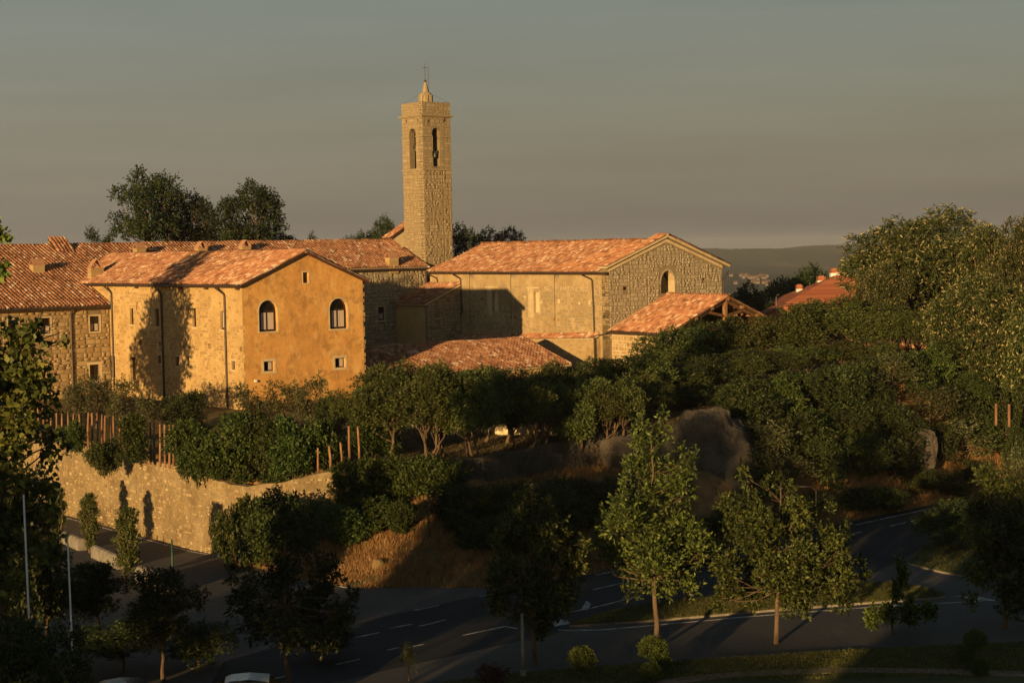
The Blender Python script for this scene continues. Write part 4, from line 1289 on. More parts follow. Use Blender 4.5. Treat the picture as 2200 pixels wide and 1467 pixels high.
# faded painted letters on the side wall
def lettering(txt, s_left, s_right, z0, hgt, w, m, parent, name):
    cu = bpy.data.curves.new(name, 'FONT')
    cu.body = txt
    cu.size = 1.0
    cu.extrude = 0.004
    o = bpy.data.objects.new(name, cu)
    COL.objects.link(o)
    bpy.context.view_layer.update()
    dx, dy = o.dimensions.x, o.dimensions.y
    me = bpy.data.meshes.new_from_object(o.evaluated_get(bpy.context.evaluated_depsgraph_get()))
    bpy.data.objects.remove(o)
    d = -p3(w.d, 0); n = p3(w.n, 0)
    kx, kz = abs(s_left - s_right) / dx, hgt / dy
    P0 = w.p(s_left, z0, .012)
    me.transform(Matrix(((d[0] * kx, 0, n[0], P0[0]), (d[1] * kx, 0, n[1], P0[1]), (0, kz, 0, P0[2]), (0, 0, 0, 1))))
    return link(name, me, m, parent)
for t_, xa, xb in (('S.', 1169, 1184), ('BARTOLOMEO', 1204, 1262)):
    sa, za_ = cs_.px(xa, 624); sb_ = cs_.px(xb, 624)[0]
    lettering(t_, sa, sb_, za_, .40, Wall(C0 - uc * .028, vc), M_TRIM, church, 'painted_letters')

# ---- porch in front of the church gable
porch = thing('church_porch', 'open timber roofed porch against the church gable, bright tiled slope and dark truss', 'porch', p3(C0 - vc * 4.7 + uc * 7.6, -13.0))
PS, PZR, PZE = 9.477, -5.283, -8.69
KP = (PZR - PZE) / (CWD / 2 + .15)
Rp = p3(C0 + uc * CWD / 2, PZR)
Sp = (CWD / 2 + .15) * math.sqrt(1 + KP ** 2)
roof_plane(porch, Rp, -vc3, slope(-uc, KP), [(.06, 0), (PS, 0), (PS, Sp), (.06, Sp)], 41, slabm=M_DARKWOOD)
roof_plane(porch, Rp, -vc3, slope(uc, KP), [(.06, 0), (PS, 0), (PS, Sp), (.06, Sp)], 42, single=80, slabm=M_DARKWOOD)
ridge_tiles(porch, Rp - vc3 * .08 + (0, 0, .04), Rp - vc3 * PS + (0, 0, .04), 43)
for sg in (-1, 1):
    A_ = Rp - vc3 * (PS - .08) + (0, 0, .03)
    ridge_tiles(porch, A_, A_ + slope(uc * sg, KP) * Sp, 44 + sg, .10, M_DARKWOOD, 'verge')
A_ = p3(C0 - vc * .12 + uc * CWD / 2, PZR + .1)
ridge_tiles(porch, A_ + slope(-uc, KP) * .1, A_ + slope(-uc, KP) * (Sp - .1), 47, .13, M_PALEMORTAR, 'flashing')
fr_o = C0 - vc * (PS - .45)
def beam(nm, A, B, w=.14, h=.17):
    A, B = np.asarray(A, float), np.asarray(B, float)
    d = B - A; L_ = np.linalg.norm(d); d /= L_
    x = vc3; y = np.cross(d, x); y /= np.linalg.norm(y)
    bb = MB(); bb.box((A + B) / 2, d * L_ / 2, x * w, y * h)
    return bb.build(nm, M_POST if nm == 'king_post' else M_DARKWOOD, porch)
mid = p3(fr_o + uc * CWD / 2, PZR - .35)
ztie = PZR - 2.55
beam('king_post', mid - (0, 0, .1), mid - (0, 0, 2.1), .16, .19)
for sg in (-1, 1):
    beam('strut', mid - (0, 0, 1.6) + uc3 * sg * .1, mid + slope(uc * sg, KP) * 2.3 - (0, 0, .25), .12, .13)
    beam('rafter', mid - (0, 0, .05), mid + slope(uc * sg, KP) * (Sp - .3), .13, .15)
    for t_ in (2.2, 4.5, 6.8):
        q = mid + slope(uc * sg, KP) * t_ + (0, 0, .12)
        bb = MB(); bb.box(q + vc3 * 4.2, uc3 * .14, vc3 * 4.7, np.array([0, 0, .13])); bb.build('purlin', M_POST, porch)
    q = p3(fr_o + uc * (CWD / 2 + sg * (CWD / 2 - .5)), -11.2)
    bb = MB(); bb.box(q, uc3 * .35, vc3 * .35, np.array([0, 0, 2.2])); bb.build('pillar', M_GREYSTONE, porch)
beam('tie_beam', p3(fr_o + uc * .3, PZE + .28), p3(fr_o + uc * (CWD - .3), PZE + .28), .16, .18)
bb = MB(); q = mid + (0, 0, .12); bb.box(q + vc3 * 4.2, uc3 * .16, vc3 * 4.7, np.array([0, 0, .16])); bb.build('ridge_beam', M_POST, porch)
pw = Wall(C0 + uc * .25, -vc, -uc)
po = [(.02, GZ), (PS - .6, GZ), (PS - .6, PZE + .0), (.02, PZE + .0)]
wall_mesh('side_wall', pw, po, [], M_PALEMORTAR, porch)
stones(pw, [(.05, -13), (PS - .62, -13), (PS - .62, PZE - .12), (.05, PZE - .12)], [], M_STONE_WARM, porch, .42, .62, .03, 48, single=200, gap=.09)
pe = p3(C0 - uc * .3, PZE - .12)
gutter(porch, pe - vc3 * .1, pe - vc3 * PS)

# ---- lean-to between church and range
sx, zx = cs_.px(990, 612)
lt = Wall(C0 + vc * sx, -uc)
lean = thing('lean_to', 'small tiled lean-to in the shaded corner between church and long range', 'building', p3(C0 + vc * sx, -13))
KT = .44
zt = zx + .1
Rl = p3(C0 + vc * (sx - .15) - uc * .02, zt)
wlen = 5.0
roof_plane(lean, Rl, vc3, slope(-uc, KT), [(0, 0), (7.5, 0), (7.5, wlen * 1.0925), (0, wlen * 1.0925)], 51, single=150, slabm=M_TRIM)
zlo = zt - KT * (wlen - .3) - .12
wf = Wall(C0 + vc * sx - uc * .03, -uc, -vc)
wall_mesh('front_wall', wf, [(0, GZ), (wlen - .35, GZ), (wlen - .35, zlo), (0, zt - .15)], [], M_MORTAR, lean)
stones(wf, [(.1, -13), (wlen - .4, -13), (wlen - .4, zlo - .1), (.1, zt - .3)], [], M_GREYSTONE, lean, .33, .5, .05, 52, keep=.8, single=200)
wsd = Wall(C0 + vc * sx - uc * (wlen - .35), vc)
wall_mesh('side_wall', wsd, [(0.004, GZ), (7.2, GZ), (7.2, zlo), (0.004, zlo)], [], M_RENDER, lean)

# ---- low tiled outbuilding in the court
Po = on_plane(1122, 727, np.array([0, 0, -9.4]), np.array([0, 0, 1.0]))
OL = float(np.dot(Po[:2] - W0, u)) - WW - .35
outb = thing('outbuilding', 'low building with a wide tiled roof between the apricot wing and the church', 'building', (Po[0], Po[1], -13.5))
KO = .33; co = math.sqrt(1 + KO ** 2)
roof_plane(outb, Po, -u3, slope(-v, KO), [(-.3, 0), (OL, 0), (OL, 7.4 * co), (-.3, 7.4 * co)], 55, slabm=M_PALEMORTAR)
roof_plane(outb, Po, -u3, slope(v, KO), [(-.3, 0), (OL, 0), (OL, 2.2 * co), (-.3, 2.2 * co)], 56, single=0)
ridge_tiles(outb, Po + u3 * .3 + (0, 0, .04), Po - u3 * OL + (0, 0, .04), 57)
ridge_tiles(outb, Po + u3 * .2 + (0, 0, .04), Po + u3 * .2 + slope(-v, KO) * 7.4 * co + (0, 0, .04), 58, .09, name='verge')
w_ = Wall(Po[:2] - v * 7.0, -u)
wall_mesh('front_wall', w_, [(0, GZ), (OL, GZ), (OL, -9.5 - KO * 7), (0, -9.5 - KO * 7)], [], M_RENDER, outb)
wall_mesh('end_wall', Wall(Po[:2], -v, u), [(0, GZ), (6.7, GZ), (6.7, -9.6 - KO * 6.7), (0, -9.6)], [], M_RENDER, outb)

# ---- little chapel roof behind the tower
Pc_ = at_y(838, 513, 216)
chap = thing('rear_chapel', 'pale gabled chapel end just left of the bell tower base, mostly hidden', 'building', (Pc_[0], Pc_[1], -13.5))
wch = Wall(Pc_[:2], u)
wall_mesh('gable_wall', wch, [(0, GZ), (9, GZ), (9, Pc_[2]), (4.5, Pc_[2] + 2.6), (0, Pc_[2])], [], M_CREAM, chap)
Rx = p3(Pc_[:2] + u * 4.5, Pc_[2] + 2.75)
for sg in (-1, 1):
    roof_plane(chap, Rx, v3, slope(u * sg, .578), [(-.25, 0), (1.3, 0), (1.3, 5.4), (-.25, 5.4)], 60 + sg, single=0, slabm=M_TILEBED)
b = MB()

# ------------------------------------------------------------------ plants: leaf by leaf crowns on tapered limbs
def unitv(a):
    return a / (np.linalg.norm(a, axis=-1, keepdims=True) + 1e-9)
def leaf_mesh(name, P, D, L, Wd, tint, r, fold=.35):
    n = len(P)
    rv = unitv(r.normal(size=(n, 3)))
    S = unitv(np.cross(D, rv)); N_ = np.cross(S, D)
    L = np.broadcast_to(np.asarray(L, float), (n,))[:, None]; Wd = np.broadcast_to(np.asarray(Wd, float), (n,))[:, None]
    mid = P + D * L * .48
    V = np.stack([P, mid + S * Wd + N_ * Wd * fold, P + D * L - N_ * L * .06, mid - S * Wd + N_ * Wd * fold], 1).reshape(-1, 3)
    Fc = np.arange(4 * n).reshape(n, 4)
    return mk_mesh(name, V, Fc, tint)
def lobed(r, env, zc, K, cr, lo=.45, hi=.92, flat=.85):
    """cluster centres and radii inside an ellipsoid crown"""
    C_ = []
    for k in range(K):
        for _ in range(12):
            d = unitv(r.normal(size=3)); q = r.uniform(lo, hi)
            c = d * q * np.array(env)
            if all(np.linalg.norm((c - e[0]) / np.array(env)) > .28 for e in C_): break
        rad = cr * r.uniform(.7, 1.25)
        C_.append((c, rad))
    return [(c + np.array([0, 0, zc]), np.array([q, q, q * flat])) for c, q in C_]
def crown_mesh(name, lobes, n, per, L, Wd, seed, shell=.72, spread=.75, droop=.15, tipfrac=0.0, up=.15, tsd=.17):
    r = np.random.default_rng(seed)
    cen = np.array([c for c, q in lobes]); rad = np.array([q for c, q in lobes])
    w = (rad ** 2).sum(1); w /= w.sum()
    k = r.choice(len(lobes), n, p=w)
    d = unitv(r.normal(size=(n, 3)) + np.array([0, 0, up]))
    ph = r.uniform(0, 6.28, (len(lobes), 3))
    rough = 1 + .20 * np.sin(d[:, 0] * 5 + ph[k, 0]) * np.sin(d[:, 1] * 5 + ph[k, 1]) + .12 * np.sin(d[:, 2] * 9 + ph[k, 2] + d[:, 0] * 6)
    rr = (shell + (1.04 - shell) * r.random(n) ** .6) * rough
    P0 = cen[k] + d * rad[k] * rr[:, None]
    out = unitv(d + r.normal(size=(n, 3)) * .45 + np.array([0, 0, up]))
    ltint = r.normal(0, .09, len(lobes))
    Ps, Ds, Ts, Ls = [], [], [], []
    for j in range(per):
        t = j / max(1, per - 1)
        q = unitv(out * (.35 + .5 * t) + r.normal(size=(n, 3)) * spread + np.array([0, 0, -droop]))
        Ps.append(P0 + out * (t - .5) * L * 1.6 + r.normal(size=(n, 3)) * L * .12)
        Ds.append(q)
        ti = np.clip(.45 + ltint[k] + r.normal(0, tsd, n) + .08 * t, 0, .88)
        if tipfrac and j == per - 1:
            m_ = r.random(n) < tipfrac
            ti = np.where(m_, 1.0, ti)
        Ts.append(ti)
        Ls.append(L * r.uniform(.65, 1.25, n))
    P, D, T_, L_ = np.concatenate(Ps), np.concatenate(Ds), np.concatenate(Ts), np.concatenate(Ls)
    return leaf_mesh(name, P, D, L_, L_ * (Wd / L), T_, r)
def limb_pts(A, B, r, sag=.15, n=5, jit=.02):
    A, B = np.asarray(A, float), np.asarray(B, float)
    L_ = np.linalg.norm(B - A)
    off = r.normal(size=3) * L_ * sag
    return [A + (B - A) * t + off * math.sin(t * math.pi) * (1 - .3 * t) + r.normal(size=3) * L_ * jit * (0 < t < 1) for t in np.linspace(0, 1, n)]
def trunk_mesh(name, H, base_r, lobes, seed, lean=(0, 0), forks=1, split=.5, twigs=0, leader=False):
    """trunk up to split*H, then limbs reaching into every cluster"""
    r = np.random.default_rng(seed)
    b = MB()
    ends = []
    for f in range(forks):
        a = 2 * math.pi * f / max(1, forks) + r.uniform(0, 1)
        o = np.array([math.cos(a), math.sin(a), 0]) * (base_r * .9 if forks > 1 else 0)
        top = np.array([lean[0] * H + o[0] * 3, lean[1] * H + o[1] * 3, H * split * r.uniform(.9, 1.05)])
        nn_ = 12 if leader else 6
        pts = limb_pts(o + (0, 0, -.3), top, r, .010 if leader else .07, nn_, .004 if leader else .02)
        rs = np.linspace(base_r * (1.25 if forks == 1 else .8), base_r * (.18 if leader else .55), nn_)
        rs[0] *= 1.3
        b.tube(pts, rs, 7)
        ends.append((pts, rs))
    for c, q in lobes:
        pts, rs = ends[r.integers(len(ends))]
        if leader:
            want = c[2] - .5 * math.hypot(c[0], c[1]) - .2
            i = int(np.argmin([abs(p[2] - max(want, H * .36)) for p in pts]))
            rs = [q_ * .55 for q_ in rs]
        else:
            i = r.integers(3, 6)
        lp = limb_pts(pts[i], c, r, .10, 5)
        b.tube(lp, np.linspace(min(rs[i] * .75, base_r * .5), base_r * .10, 5), 5)
        for t in range(2 + twigs):
            e = c + r.normal(size=3) * q * .6
            b.tube(limb_pts(lp[3], e, r, .1, 3), [base_r * .12, base_r * .07, base_r * .03], 4, cap=False)
    me = mk_mesh(name, b.v, b.f, b.t, True)
    me.materials.append(M_BARK)
    return me
ORD = ['first', 'second', 'third', 'fourth', 'fifth', 'sixth', 'seventh', 'eighth', 'ninth', 'tenth', 'eleventh', 'twelfth', 'thirteenth']
LIB = {}
def lib(key, H, env, zc, K, cr, n, per, L, Wd, m, seeds, base_r, split=.45, lean=(0, 0), forks=1, twigs=0, **kw):
    out_ = []
    for s in seeds:
        r = np.random.default_rng(s)
        lo = lobed(r, env, zc, K, cr)
        cm = crown_mesh('crown', lo, n, per, L, Wd, s, **kw)
        cm.materials.append(m)
        ln = lean if not callable(lean) else lean(r)
        tm = trunk_mesh('trunk', H, base_r, lo, s + 1, ln, forks if not callable(forks) else forks(r), split, twigs) if base_r else None
        co = np.empty(len(cm.vertices) * 3, np.float32); cm.vertices.foreach_get('co', co); co = co.reshape(-1, 3)
        out_.append((tm, cm, float(np.percentile(co[:, 2], 99.3)), float(np.percentile(np.abs(co[:, :2]), 98.5))))
    LIB[key] = (H, env, out_)
def plant(key, name, label, cat, base, H=None, width=None, rz=None, var=None, group=None):
    H0, env, vs_ = LIB[key]
    i = int(rng.integers(len(vs_))) if var is None else var % len(vs_)
    tm, cm, hr_, wr_ = vs_[i]
    sz = (H / hr_) if H else 1.0
    sx = (width / (2 * wr_)) if width else sz
    t = thing(name, label, cat, tuple(base), group, float(rng.uniform(0, 6.28)) if rz is None else rz, (sx, sx, sz))
    if tm is not None: link('trunk', tm, None, t, False)
    link('crown', cm, None, t, False)
    return t
def plant_px(key, name, label, cat, px, top, Y, wpx, group=None, var=None, rz=None, gzv=None):
    """crown top at photo pixel (px, top) at depth Y, standing on the ground there"""
    P = at_y(px, top, Y)
    g = gz(P[0], Y) if gzv is None else gzv
    return plant(key, name, label, cat, (P[0], Y, g - .05), P[2] - g, wpx / pxm(P), rz, var, group)
def hit_ground(px, py, z0=-13.8):
    z = z0
    for _ in range(30):
        P = at_z(px, py, z)
        z = .5 * z + .5 * gz(P[0], P[1])
    return at_z(px, py, z)

lib('orchard', 6.0, (2.2, 2.2, 1.75), 4.15, 14, .92, 1900, 7, .19, .045, L_ORCH, (1, 2, 3, 4), .13, .42, lambda r: (r.uniform(-.12, .12), r.uniform(-.1, .1)), lambda r: int(r.integers(1, 3)), twigs=1)
lib('dark', 5.5, (2.4, 2.4, 2.3), 3.0, 17, 1.0, 2100, 7, .19, .047, L_DARK, (11, 12, 13), .14, .30)
lib('shrub', 3.2, (1.9, 1.9, 1.45), 1.5, 13, .8, 1500, 7, .17, .044, L_DARK, (21, 22, 23), .05, .2, forks=3)
lib('vine', 3.0, (1.8, 1.8, 1.4), 1.5, 13, .76, 1600, 7, .17, .050, L_VINE, (31, 32, 33), .05, .2, forks=3)
lib('airy', 3.6, (1.4, 1.4, 1.45), 2.2, 12, .62, 420, 7, .17, .035, L_OLIVE, (41, 42, 43), .06, .35, twigs=3, shell=.3, spread=.9)
lib('chestnut', 14.0, (6.9, 6.9, 6.0), 7.9, 30, 2.15, 5600, 7, .43, .068, L_CHEST, (51, 52, 53), .45, .4, tipfrac=.6, droop=.4, shell=.82, spread=.62)
lib('lit_oak', 10.0, (3.1, 3.1, 4.0), 6.0, 26, .95, 1750, 8, .30, .062, L_OAK, (61, 62), .13, .75, (0.005, 0), twigs=2, shell=.45, up=.4, spread=.65)
lib('fore_oak', 9.0, (3.0, 3.0, 3.2), 5.7, 22, .92, 1900, 8, .22, .05, L_DARK, (71, 72, 73), .13, .7, (0.01, 0), twigs=2, shell=.45, spread=.7)  # oak leaves swapped for the dark tone, shade put into the colour
lib('plane', 19.0, (3.6, 3.6, 8.2), 10.8, 30, 1.35, 1600, 5, .34, .14, L_POP, (81,), .24, .75, twigs=2, shell=.4, spread=1.0, droop=.4)
lib('far', 9.0, (3.6, 3.6, 3.4), 5.7, 18, 1.5, 1300, 6, .36, .10, L_FAR, (91, 92, 93), .22, .5, twigs=2, shell=.6)
lib('far_airy', 12.0, (3.6, 3.6, 4.8), 7.3, 17, 1.25, 900, 6, .34, .08, L_FAR, (95, 96), .24, .62, twigs=4, shell=.35)
lib('far_tall', 20.0, (4.4, 4.4, 3.9), 15.6, 20, 1.5, 1700, 6, .34, .085, L_FAR, (97, 98, 99), .28, .72, twigs=3, shell=.5)
LIB['ball'] = (1.0, (.55, .55, .5), [(None, crown_mesh('crown', [(np.array([0, 0, .5]), np.array([.5, .5, .46]))], 900, 6, .075, .02, 101, shell=.82), 1.0, .55)])
LIB['ball'][2][0][1].materials.append(L_TOP)
lib('cypress', 4.6, (.36, .36, 2.2), 2.2, 36, .34, 2200, 6, .15, .028, L_CYP, (111, 112), .05, .8, shell=.5, up=1.6, spread=.35, droop=-.4)
lib('conifer', 18.0, (3.0, 3.0, 8.0), 9.5, 34, 1.5, 3000, 6, .5, .1, L_CYP, (121,), .3, .9)

def px_lobes(bx, by, Y, L_, seed, ysp=.55):
    r = np.random.default_rng(seed)
    k = pxm((0, Y, -14))
    xs_ = [l[0] for l in L_]; hw = (max(xs_) - min(xs_)) / 2 / k; mx = (max(xs_) + min(xs_)) / 2
    out_ = []
    for x, y, q in L_:
        dx = (x - bx) / k; dz = (by - y) / k; rr = q / k * .86
        c = math.sqrt(max(0.05, 1 - min(.95, abs((x - mx) / k / max(hw, .1))) ** 2)) * hw
        out_.append((np.array([dx, r.uniform(-ysp, ysp) * c, dz]), np.array([rr, rr, rr * 1.08])))
        if q < 18 or r.random() < .45:      # upright leading shoots give the crown its spikes
            out_.append((np.array([dx + r.uniform(-.3, .3) * rr, r.uniform(-ysp, ysp) * c, dz + rr * 1.15]), np.array([.14, .14, .42])))
        if q > 26:
            out_.append((np.array([dx + r.uniform(-.3, .3), r.choice([-1, 1]) * c * r.uniform(.5, .9), dz + r.uniform(-.5, .5)]), np.array([rr, rr, rr]) * .85))
    return out_
def custom_tree(name, label, bx, by, Y, L_, m, seed, n, per=8, leaf=.22, Wd=.05, base_r=.12, split=.7, group=None, lean=(0, 0), zb=None, ysp=.55, **kw):
    zb = ROAD_Z if zb is None else zb
    P = at_y(bx, by, Y)
    lo = px_lobes(bx, by, Y, L_, seed, ysp)
    cm = crown_mesh('crown', lo, n, per, leaf, Wd, seed, **kw)
    cm.materials.append(m)
    t = thing(name, label, 'tree', (P[0], Y, P[2]), group)
    H = max(c[2] + q[2] for c, q in lo)
    tm = trunk_mesh('trunk', H, base_r, lo, seed, lean, 1, .9, 1, True)
    link('trunk', tm, None, t, False); link('crown', cm, None, t, False)
    return t
# ---- trees beyond the roofs
def dead_tree(name, label, P, H, seed):
    r = np.random.default_rng(seed)
    b = MB()
    def grow(A, d, L_, rad, dep):
        n = 4
        pts = [A]
        for i in range(n):
            d = unitv(d + r.normal(size=3) * .22 + np.array([0, 0, .05]))
            pts.append(pts[-1] + d * L_ / n)
        b.tube(pts, np.linspace(rad, rad * .55, n + 1), 5, cap=False)
        if dep:
            for _ in range(int(r.integers(2, 4))):
                grow(pts[int(r.integers(2, n + 1))], unitv(d + r.normal(size=3) * .65), L_ * r.uniform(.55, .8), rad * .5, dep - 1)
    grow(np.zeros(3), np.array([0, 0, 1.0]), H * .45, .16, 4)
    t = thing(name, label, 'tree', tuple(P))
    me = mk_mesh('branches', b.v, b.f, b.t, True); me.materials.append(M_BARK)
    link('branches', me, None, t, False)
FG = 'trees standing behind the convent roofs'
plant_px('far_tall', 'tall_tree', 'tall loose tree over the left roof, the left one of three crowns on the skyline', 'tree', 312, 366, 212, 150, FG, 0, 1.0, -12)
plant_px('far_tall', 'tall_tree', 'airy middle tree of three behind the left roof, bare twigs over its top', 'tree', 415, 418, 216, 130, FG, 1, 2.0, -12)
plant_px('far_tall', 'tall_tree', 'dense round dark tree behind the long roof, right one of three crowns', 'tree', 528, 393, 214, 150, FG, 0, .4, -12)
plant_px('far_tall', 'low_tree', 'low spreading dark crown touching the ridge right of the three skyline trees', 'tree', 590, 495, 222, 110, FG, 1, .4, -12)
dead_tree('bare_tree', 'leafless branching tree rising between the skyline crowns', (at_y(397, 500, 211)[0], 211, -9), 19.5, 5)
dead_tree('bare_tree', 'leafless crooked branches at the left of the skyline trees', (at_y(262, 500, 209)[0], 209, -9), 15, 8)
plant_px('far_airy', 'sapling', 'small light green sapling top peeping over the left roof ridge', 'tree', 212, 490, 205, 60, FG, 1, 0, -6)
plant_px('far', 'low_tree', 'tiny bush tip over the long roof ridge left of the tower', 'tree', 668, 508, 214, 40, FG, 2, 0, -9)
plant_px('far_tall', 'tall_tree', 'dark tree just left of the bell tower, behind the ridge', 'tree', 828, 468, 226, 62, FG, 1, 2, -12)
plant_px('far_tall', 'low_tree', 'low hedge like tree left of the tower behind the ridge', 'tree', 778, 497, 228, 80, FG, 2, 1, -12)
plant_px('far_tall', 'tall_tree', 'dark tree close to the right side of the bell tower', 'tree', 1012, 484, 228, 105, FG, 0, 2, -12)
plant_px('far_tall', 'low_tree', 'small dark tree behind the church ridge, right of the tower', 'tree', 1090, 491, 232, 70, FG, 1, 3, -12)
FR = 'dark trees behind the porch on the right'
for k, (x, t, w, Y, lb) in enumerate([(1600, 612, 90, 205, 'dark tree just right of the church gable'), (1670, 600, 80, 214, 'dark tree left of the red roofed house'),
                                      (1745, 574, 95, 222, 'tallest dark tree behind the red roofed house chimneys'), (1805, 578, 60, 222, 'dark tree between house roof and big chestnut'), (1635, 640, 60, 200, 'low dark tree in front of the distant hills'), (1705, 602, 70, 224, 'dark tree behind the left corner of the red roof')]):
    plant_px('far', 'dark_tree', lb, 'tree', x, t, Y, w, FR, k, k * 1.3, -13)

# ---- big chestnuts on the right
CG = 'flowering chestnut trees on the right'
for k, (x, t, w, Y, lb) in enumerate([(2000, 458, 315, 172, 'huge round chestnut covered in pale catkins, highest crown on the right'), (2128, 492, 190, 166, 'chestnut between the huge one and the right edge'),
                                      (2225, 478, 170, 158, 'chestnut cut off by the right edge of the view'), (2120, 600, 250, 143, 'broad chestnut in front, low at the right edge with pale catkins'),
                                      (1900, 570, 120, 165, 'smaller chestnut crown beside the red roof'), (2235, 660, 230, 140, 'nearest chestnut at the right edge, above the picket gate')]):
    plant_px('chestnut', 'chestnut_tree', lb, 'tree', x, t, Y, w, CG, k, k * 1.1)

# ---- orchard on the terrace
OG_ = 'leafy trees of the terrace orchard'
front = [(838, 991, 806, 150, 'orchard tree with a double trunk behind the fence posts'), (914, 992, 792, 150, 'orchard tree with a trunk leaning sharply left'), (927, 990, 800, 110, 'thin straight orchard tree right of the leaning one'),
         (958, 992, 786, 150, 'orchard tree with a straight trunk in the sunlit row'), (1003, 995, 800, 130, 'orchard tree whose trunk bows left above the ivy edge'), (1028, 990, 792, 140, 'forked orchard tree at the end of the ivy edge'),
         (1140, 972, 812, 130, 'dark orchard tree right of the sunlit row'), (1178, 970, 822, 110, 'dark orchard tree above the rubble edge'), (1247, 962, 826, 110, 'leaning orchard tree before the pale wall gap'),
         (1275, 960, 812, 110, 'thick dark trunk in front of the pale wall'), (1298, 959, 830, 110, 'dark orchard tree next to the thick trunk'), (1333, 952, 812, 120, 'last orchard tree before the lit park tree top')]
for k, (x, y, top, w, lb) in enumerate(front):
    P = hit_ground(x, y)
    tz = at_y(x, top, P[1])[2]
    plant('orchard', 'orchard_tree', lb, 'tree', (P[0], P[1], P[2] - .1), tz - P[2], w / pxm(P), None, k, OG_)
for k, (x, t, w, Y) in enumerate([(775, 806, 130, 119), (835, 784, 130, 121), (900, 778, 130, 123), (965, 782, 125, 121), (1035, 788, 130, 122), (1090, 796, 130, 121), (1150, 790, 130, 124), (1205, 778, 130, 127), (1270, 770, 130, 129), (1330, 772, 130, 131), (1380, 760, 130, 134),
                                  (1105, 830, 120, 117), (1215, 830, 120, 119), (1310, 830, 120, 123), (1390, 820, 120, 127)]):
    plant_px('orchard', 'orchard_tree', '%s orchard tree behind the trunk row, %s from the left' % (('second row', ORD[k]) if k < 11 else ('short inner row', ORD[k - 11])), 'tree', x, t, Y, w, 'second row of the orchard', k)
DG = 'dark trees between orchard and chestnuts'
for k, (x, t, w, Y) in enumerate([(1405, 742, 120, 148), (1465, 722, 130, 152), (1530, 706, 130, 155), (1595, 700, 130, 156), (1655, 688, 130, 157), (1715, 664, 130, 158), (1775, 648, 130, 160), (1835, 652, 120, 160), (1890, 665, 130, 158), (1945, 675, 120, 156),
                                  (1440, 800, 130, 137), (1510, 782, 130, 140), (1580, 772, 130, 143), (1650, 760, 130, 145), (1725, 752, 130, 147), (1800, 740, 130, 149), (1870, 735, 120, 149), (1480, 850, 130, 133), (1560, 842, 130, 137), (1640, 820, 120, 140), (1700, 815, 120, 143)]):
    plant_px('orchard' if x >= 1640 or k % 3 == 0 else 'dark', 'grove_tree', '%s row tree of the grove right of the porch, %s from the left' % (('back', ORD[k]) if k < 10 else ('middle', ORD[k - 10]) if k < 17 else ('front', ORD[k - 17])), 'tree', x, t - (18 if x < 1640 else 8), Y, w * 1.12, DG, k)  # right side: orchard trees for bare trunks, their brighter leaf standing for sunlight
AG = 'loose shrubs in front of the convent walls'
for k, (x, t, w, Y, lb) in enumerate([(545, 822, 95, 133, 'loose fruit tree below the left lower gable window'), (610, 816, 90, 132, 'loose fruit tree against the middle of the apricot gable'), (668, 806, 80, 131, 'slender loose fruit tree with upright shoots, right part of the gable'), (705, 850, 70, 130, 'low shrub at the foot of the gable'),
                                      (205, 806, 100, 140, 'sunlit loose shrub under the lower stone window'), (262, 812, 80, 139, 'sunlit loose shrub left of the conifer shadow'), (330, 848, 90, 135, 'half shaded shrub behind the fence'), (395, 842, 100, 136, 'shaded shrub by the flank wall'), (160, 820, 80, 140, 'loose shrub beside the left downpipe')]):
    plant_px('airy' if k not in (3, 7) else 'shrub', 'fruit_tree', lb, 'shrub', x, t, Y, w, AG, k)
# ---- hedge on the fence, shrubs hanging over the walls
HG = 'vine clad shrubs along the retaining wall'
for k, (x, t, w, Y, lb) in enumerate([(420, 905, 120, 112.8, 'left end of the big hedge over the wall'), (490, 893, 130, 111.6, 'big hedge on the fence, high middle'), (560, 890, 130, 111.2, 'big hedge on the fence, hanging over the wall'), (630, 898, 120, 110.8, 'right end of the big hedge'), (690, 905, 90, 111.8, 'hedge shrub left of the bare posts'),
                                      (222, 945, 80, 118.6, 'low creeper under the left posts'), (150, 905, 60, 123, 'green bush left of the posts'), (800, 905, 110, 113.5, 'leafy shrub behind the bare posts')]):
    P = at_y(x, t, Y)
    plant('vine', 'hedge_shrub', lb, 'hedge', (P[0], Y, P[2] - (4.0 if k < 5 else 2.4)), 4.0 if k < 5 else 2.4, w / pxm(P), None, k, HG)
def ivy(name, label, pts, n, m, depth=.35, L=.2, Wd=.055, seed=1):
    """creeper mass following a wall face: pts = list of (P, r) blobs"""
    cm = crown_mesh('foliage', [(np.asarray(P, float), np.array([r_, r_ * depth, r_ * .8])) for P, r_ in pts], n, 7, L, Wd, seed, shell=.55)
    c = np.mean([P for P, r_ in pts], 0)
    cm.transform(Matrix.Translation(-Vector(c)))
    cm.materials.append(m)
    t = thing(name, label, 'ivy', tuple(c))
    link('foliage', cm, None, t, False)
    r = np.random.default_rng(seed)
    b = MB()
    for P, r_ in pts[::2]:
        b.tube([np.asarray(P) - c + (0, .1, -r_ * .9), np.asarray(P) - c + r.normal(size=3) * .15, np.asarray(P) - c + (r.normal() * .3, .1, r_ * .7)], .02, 4)
    b.build('stems', M_BARK, t)
def wpts(L_, Y, r_): return [(at_y(a, b_, Y), r_) for a, b_ in L_]
ivy('ivy', 'narrow ivy column climbing the fence between the two groups of posts', wpts([(272, 910), (285, 905), (298, 915), (275, 940), (290, 945), (300, 950), (285, 975), (298, 980)], 116.2, .55), 700, L_VINE, .5, seed=5)
